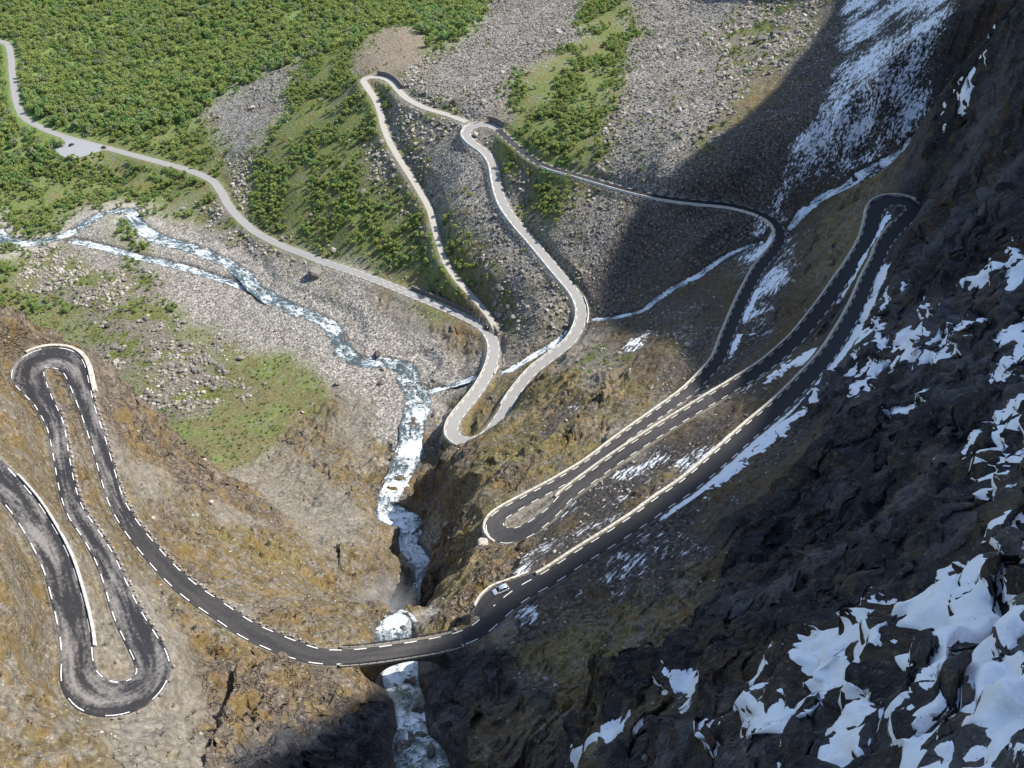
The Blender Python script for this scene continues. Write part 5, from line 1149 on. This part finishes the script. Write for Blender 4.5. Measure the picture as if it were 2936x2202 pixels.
# cars at the parking place
pcx, pcy, _ = unproj([206], [418], CAMZ-pz)
car((pcx[0], pcy[0], float((pcx[0]-pkc[0])*pkf[0]+(pcy[0]-pkc[1])*pkf[1]+pkf[2])-.02), 1.0, 0, (.02,.02,.022), 'dark parked car on the parking place by the valley road')
k0 = road.at(300, 425); p = road.p[k0]
car((p[0]+road.n[k0, 0]*.8, p[1]+road.n[k0, 1]*.8, p[2]), math.atan2(road.d[k0, 1], road.d[k0, 0]), 0, (.03,.035,.03), 'dark green car at the parking place entrance')

# ------------------------------------------------------------------ chevron signs
def sign_mat():
    m, nt, b = new_mat('yellow_black_chevrons', .5); tc = nd(nt, 'ShaderNodeTexCoord'); sp = nd(nt, 'ShaderNodeSeparateXYZ'); nt.links.new(tc.outputs['Object'], sp.inputs[0])
    zz = mathn(nt, 'ABSOLUTE', mathn(nt, 'SUBTRACT', sp.outputs[2], 1.15)); q = mathn(nt, 'FRACT', mathn(nt, 'MULTIPLY', mathn(nt, 'ADD', sp.outputs[0], zz), 1.45))
    nt.links.new(mixc(nt, mathn(nt, 'GREATER_THAN', q, .5), (.75,.42,.02), (.015,.015,.015)), b.inputs['Base Color']); return m
M['chev'] = sign_mat()
def box_mesh(nm, x0, x1, y0, y1, z0, z1, mat):
    me = bpy.data.meshes.new(nm); me.from_pydata([(x, y, z) for z in (z0, z1) for x, y in ((x0, y0), (x1, y0), (x1, y1), (x0, y1))], [], [(3, 2, 1, 0), (4, 5, 6, 7), (0, 1, 5, 4), (1, 2, 6, 5), (2, 3, 7, 6), (3, 0, 4, 7)]); me.materials.append(mat); return me
for u0, v0, ln, side, lab in ((190,978,road,1,'yellow and black chevron sign behind the parapet of the double hairpin'),(34,1022,road,1,'yellow and black chevron sign at the open left edge of the double hairpin'),(2554,548,road,-1,'yellow and black chevron sign behind the cliff hairpin parapet')):
    k0 = {190: road.at(188,1034), 34: road.at(86,1050), 2554: road.at(2556,574)}[u0]
    p = road.p[k0].copy(); p[:2] += road.n[k0]*side*(road.hw[k0]+1.5)
    root = link('chevron_sign', None, loc=(p[0], p[1], p[2]-.5), label=lab, cat='sign'); ang = math.atan2(road.n[k0, 1]*side, road.n[k0, 0]*side)
    root.rotation_euler = (0, 0, ang-math.pi/2)
    link('panel', box_mesh('panel', -1.1, 1.1, -.03, .03, .8, 1.5, M['chev']), root)
    for x0 in (-.8, .8): link('post', box_mesh('post', x0-.04, x0+.04, .031, .11, -.5, 1.5, M['steel']), root)
# delineator posts along the loop road
M['delin'] = simple('white_plastic_post', (.8,.8,.78), .5, .05, 4, 0)
print('all', time.time()-T0)
# ------------------------------------------------------------------ spray over the falls
def spray(u0, v0, D, rad, dens, label):
    m = bpy.data.materials.new('water_spray'); m.use_nodes = True; nt = m.node_tree; nt.nodes.remove(nt.nodes['Principled BSDF'])
    pvn = nt.nodes.new('ShaderNodeVolumePrincipled'); pvn.inputs['Color'].default_value = (.95, .97, 1.0, 1)
    tc = nd(nt, 'ShaderNodeTexCoord'); ln_ = nd(nt, 'ShaderNodeVectorMath', operation='LENGTH'); nt.links.new(tc.outputs['Object'], ln_.inputs[0])
    n1 = noise(nt, 2.2, 3, .6, tc.outputs['Object'])
    f = mathn(nt, 'MULTIPLY', mapr(nt, ln_.outputs['Value'], .15, 1.0, 1.0, 0.0), mapr(nt, n1, .38, .65))
    nt.links.new(mathn(nt, 'MULTIPLY', f, dens), pvn.inputs['Density']); nt.links.new(pvn.outputs[0], nt.nodes['Material Output'].inputs['Volume'])
    bm = bmesh.new(); bmesh.ops.create_icosphere(bm, subdivisions=3, radius=1.0); me = bpy.data.meshes.new('waterfall_spray'); bm.to_mesh(me); bm.free(); me.materials.append(m)
    x, y, z = unproj([u0], [v0], D); o_ = link('waterfall_spray', me, loc=(x[0], y[0], z[0]), kind='stuff', label=label); o_.scale = rad
spray(1095, 1725, 240, (11, 11, 9), .10, 'drifting white spray where the river drops below the bridge')
spray(1195, 1640, 326, (10, 10, 12), .10, 'drifting white spray at the foot of the lower fall')
print('end', time.time()-T0)
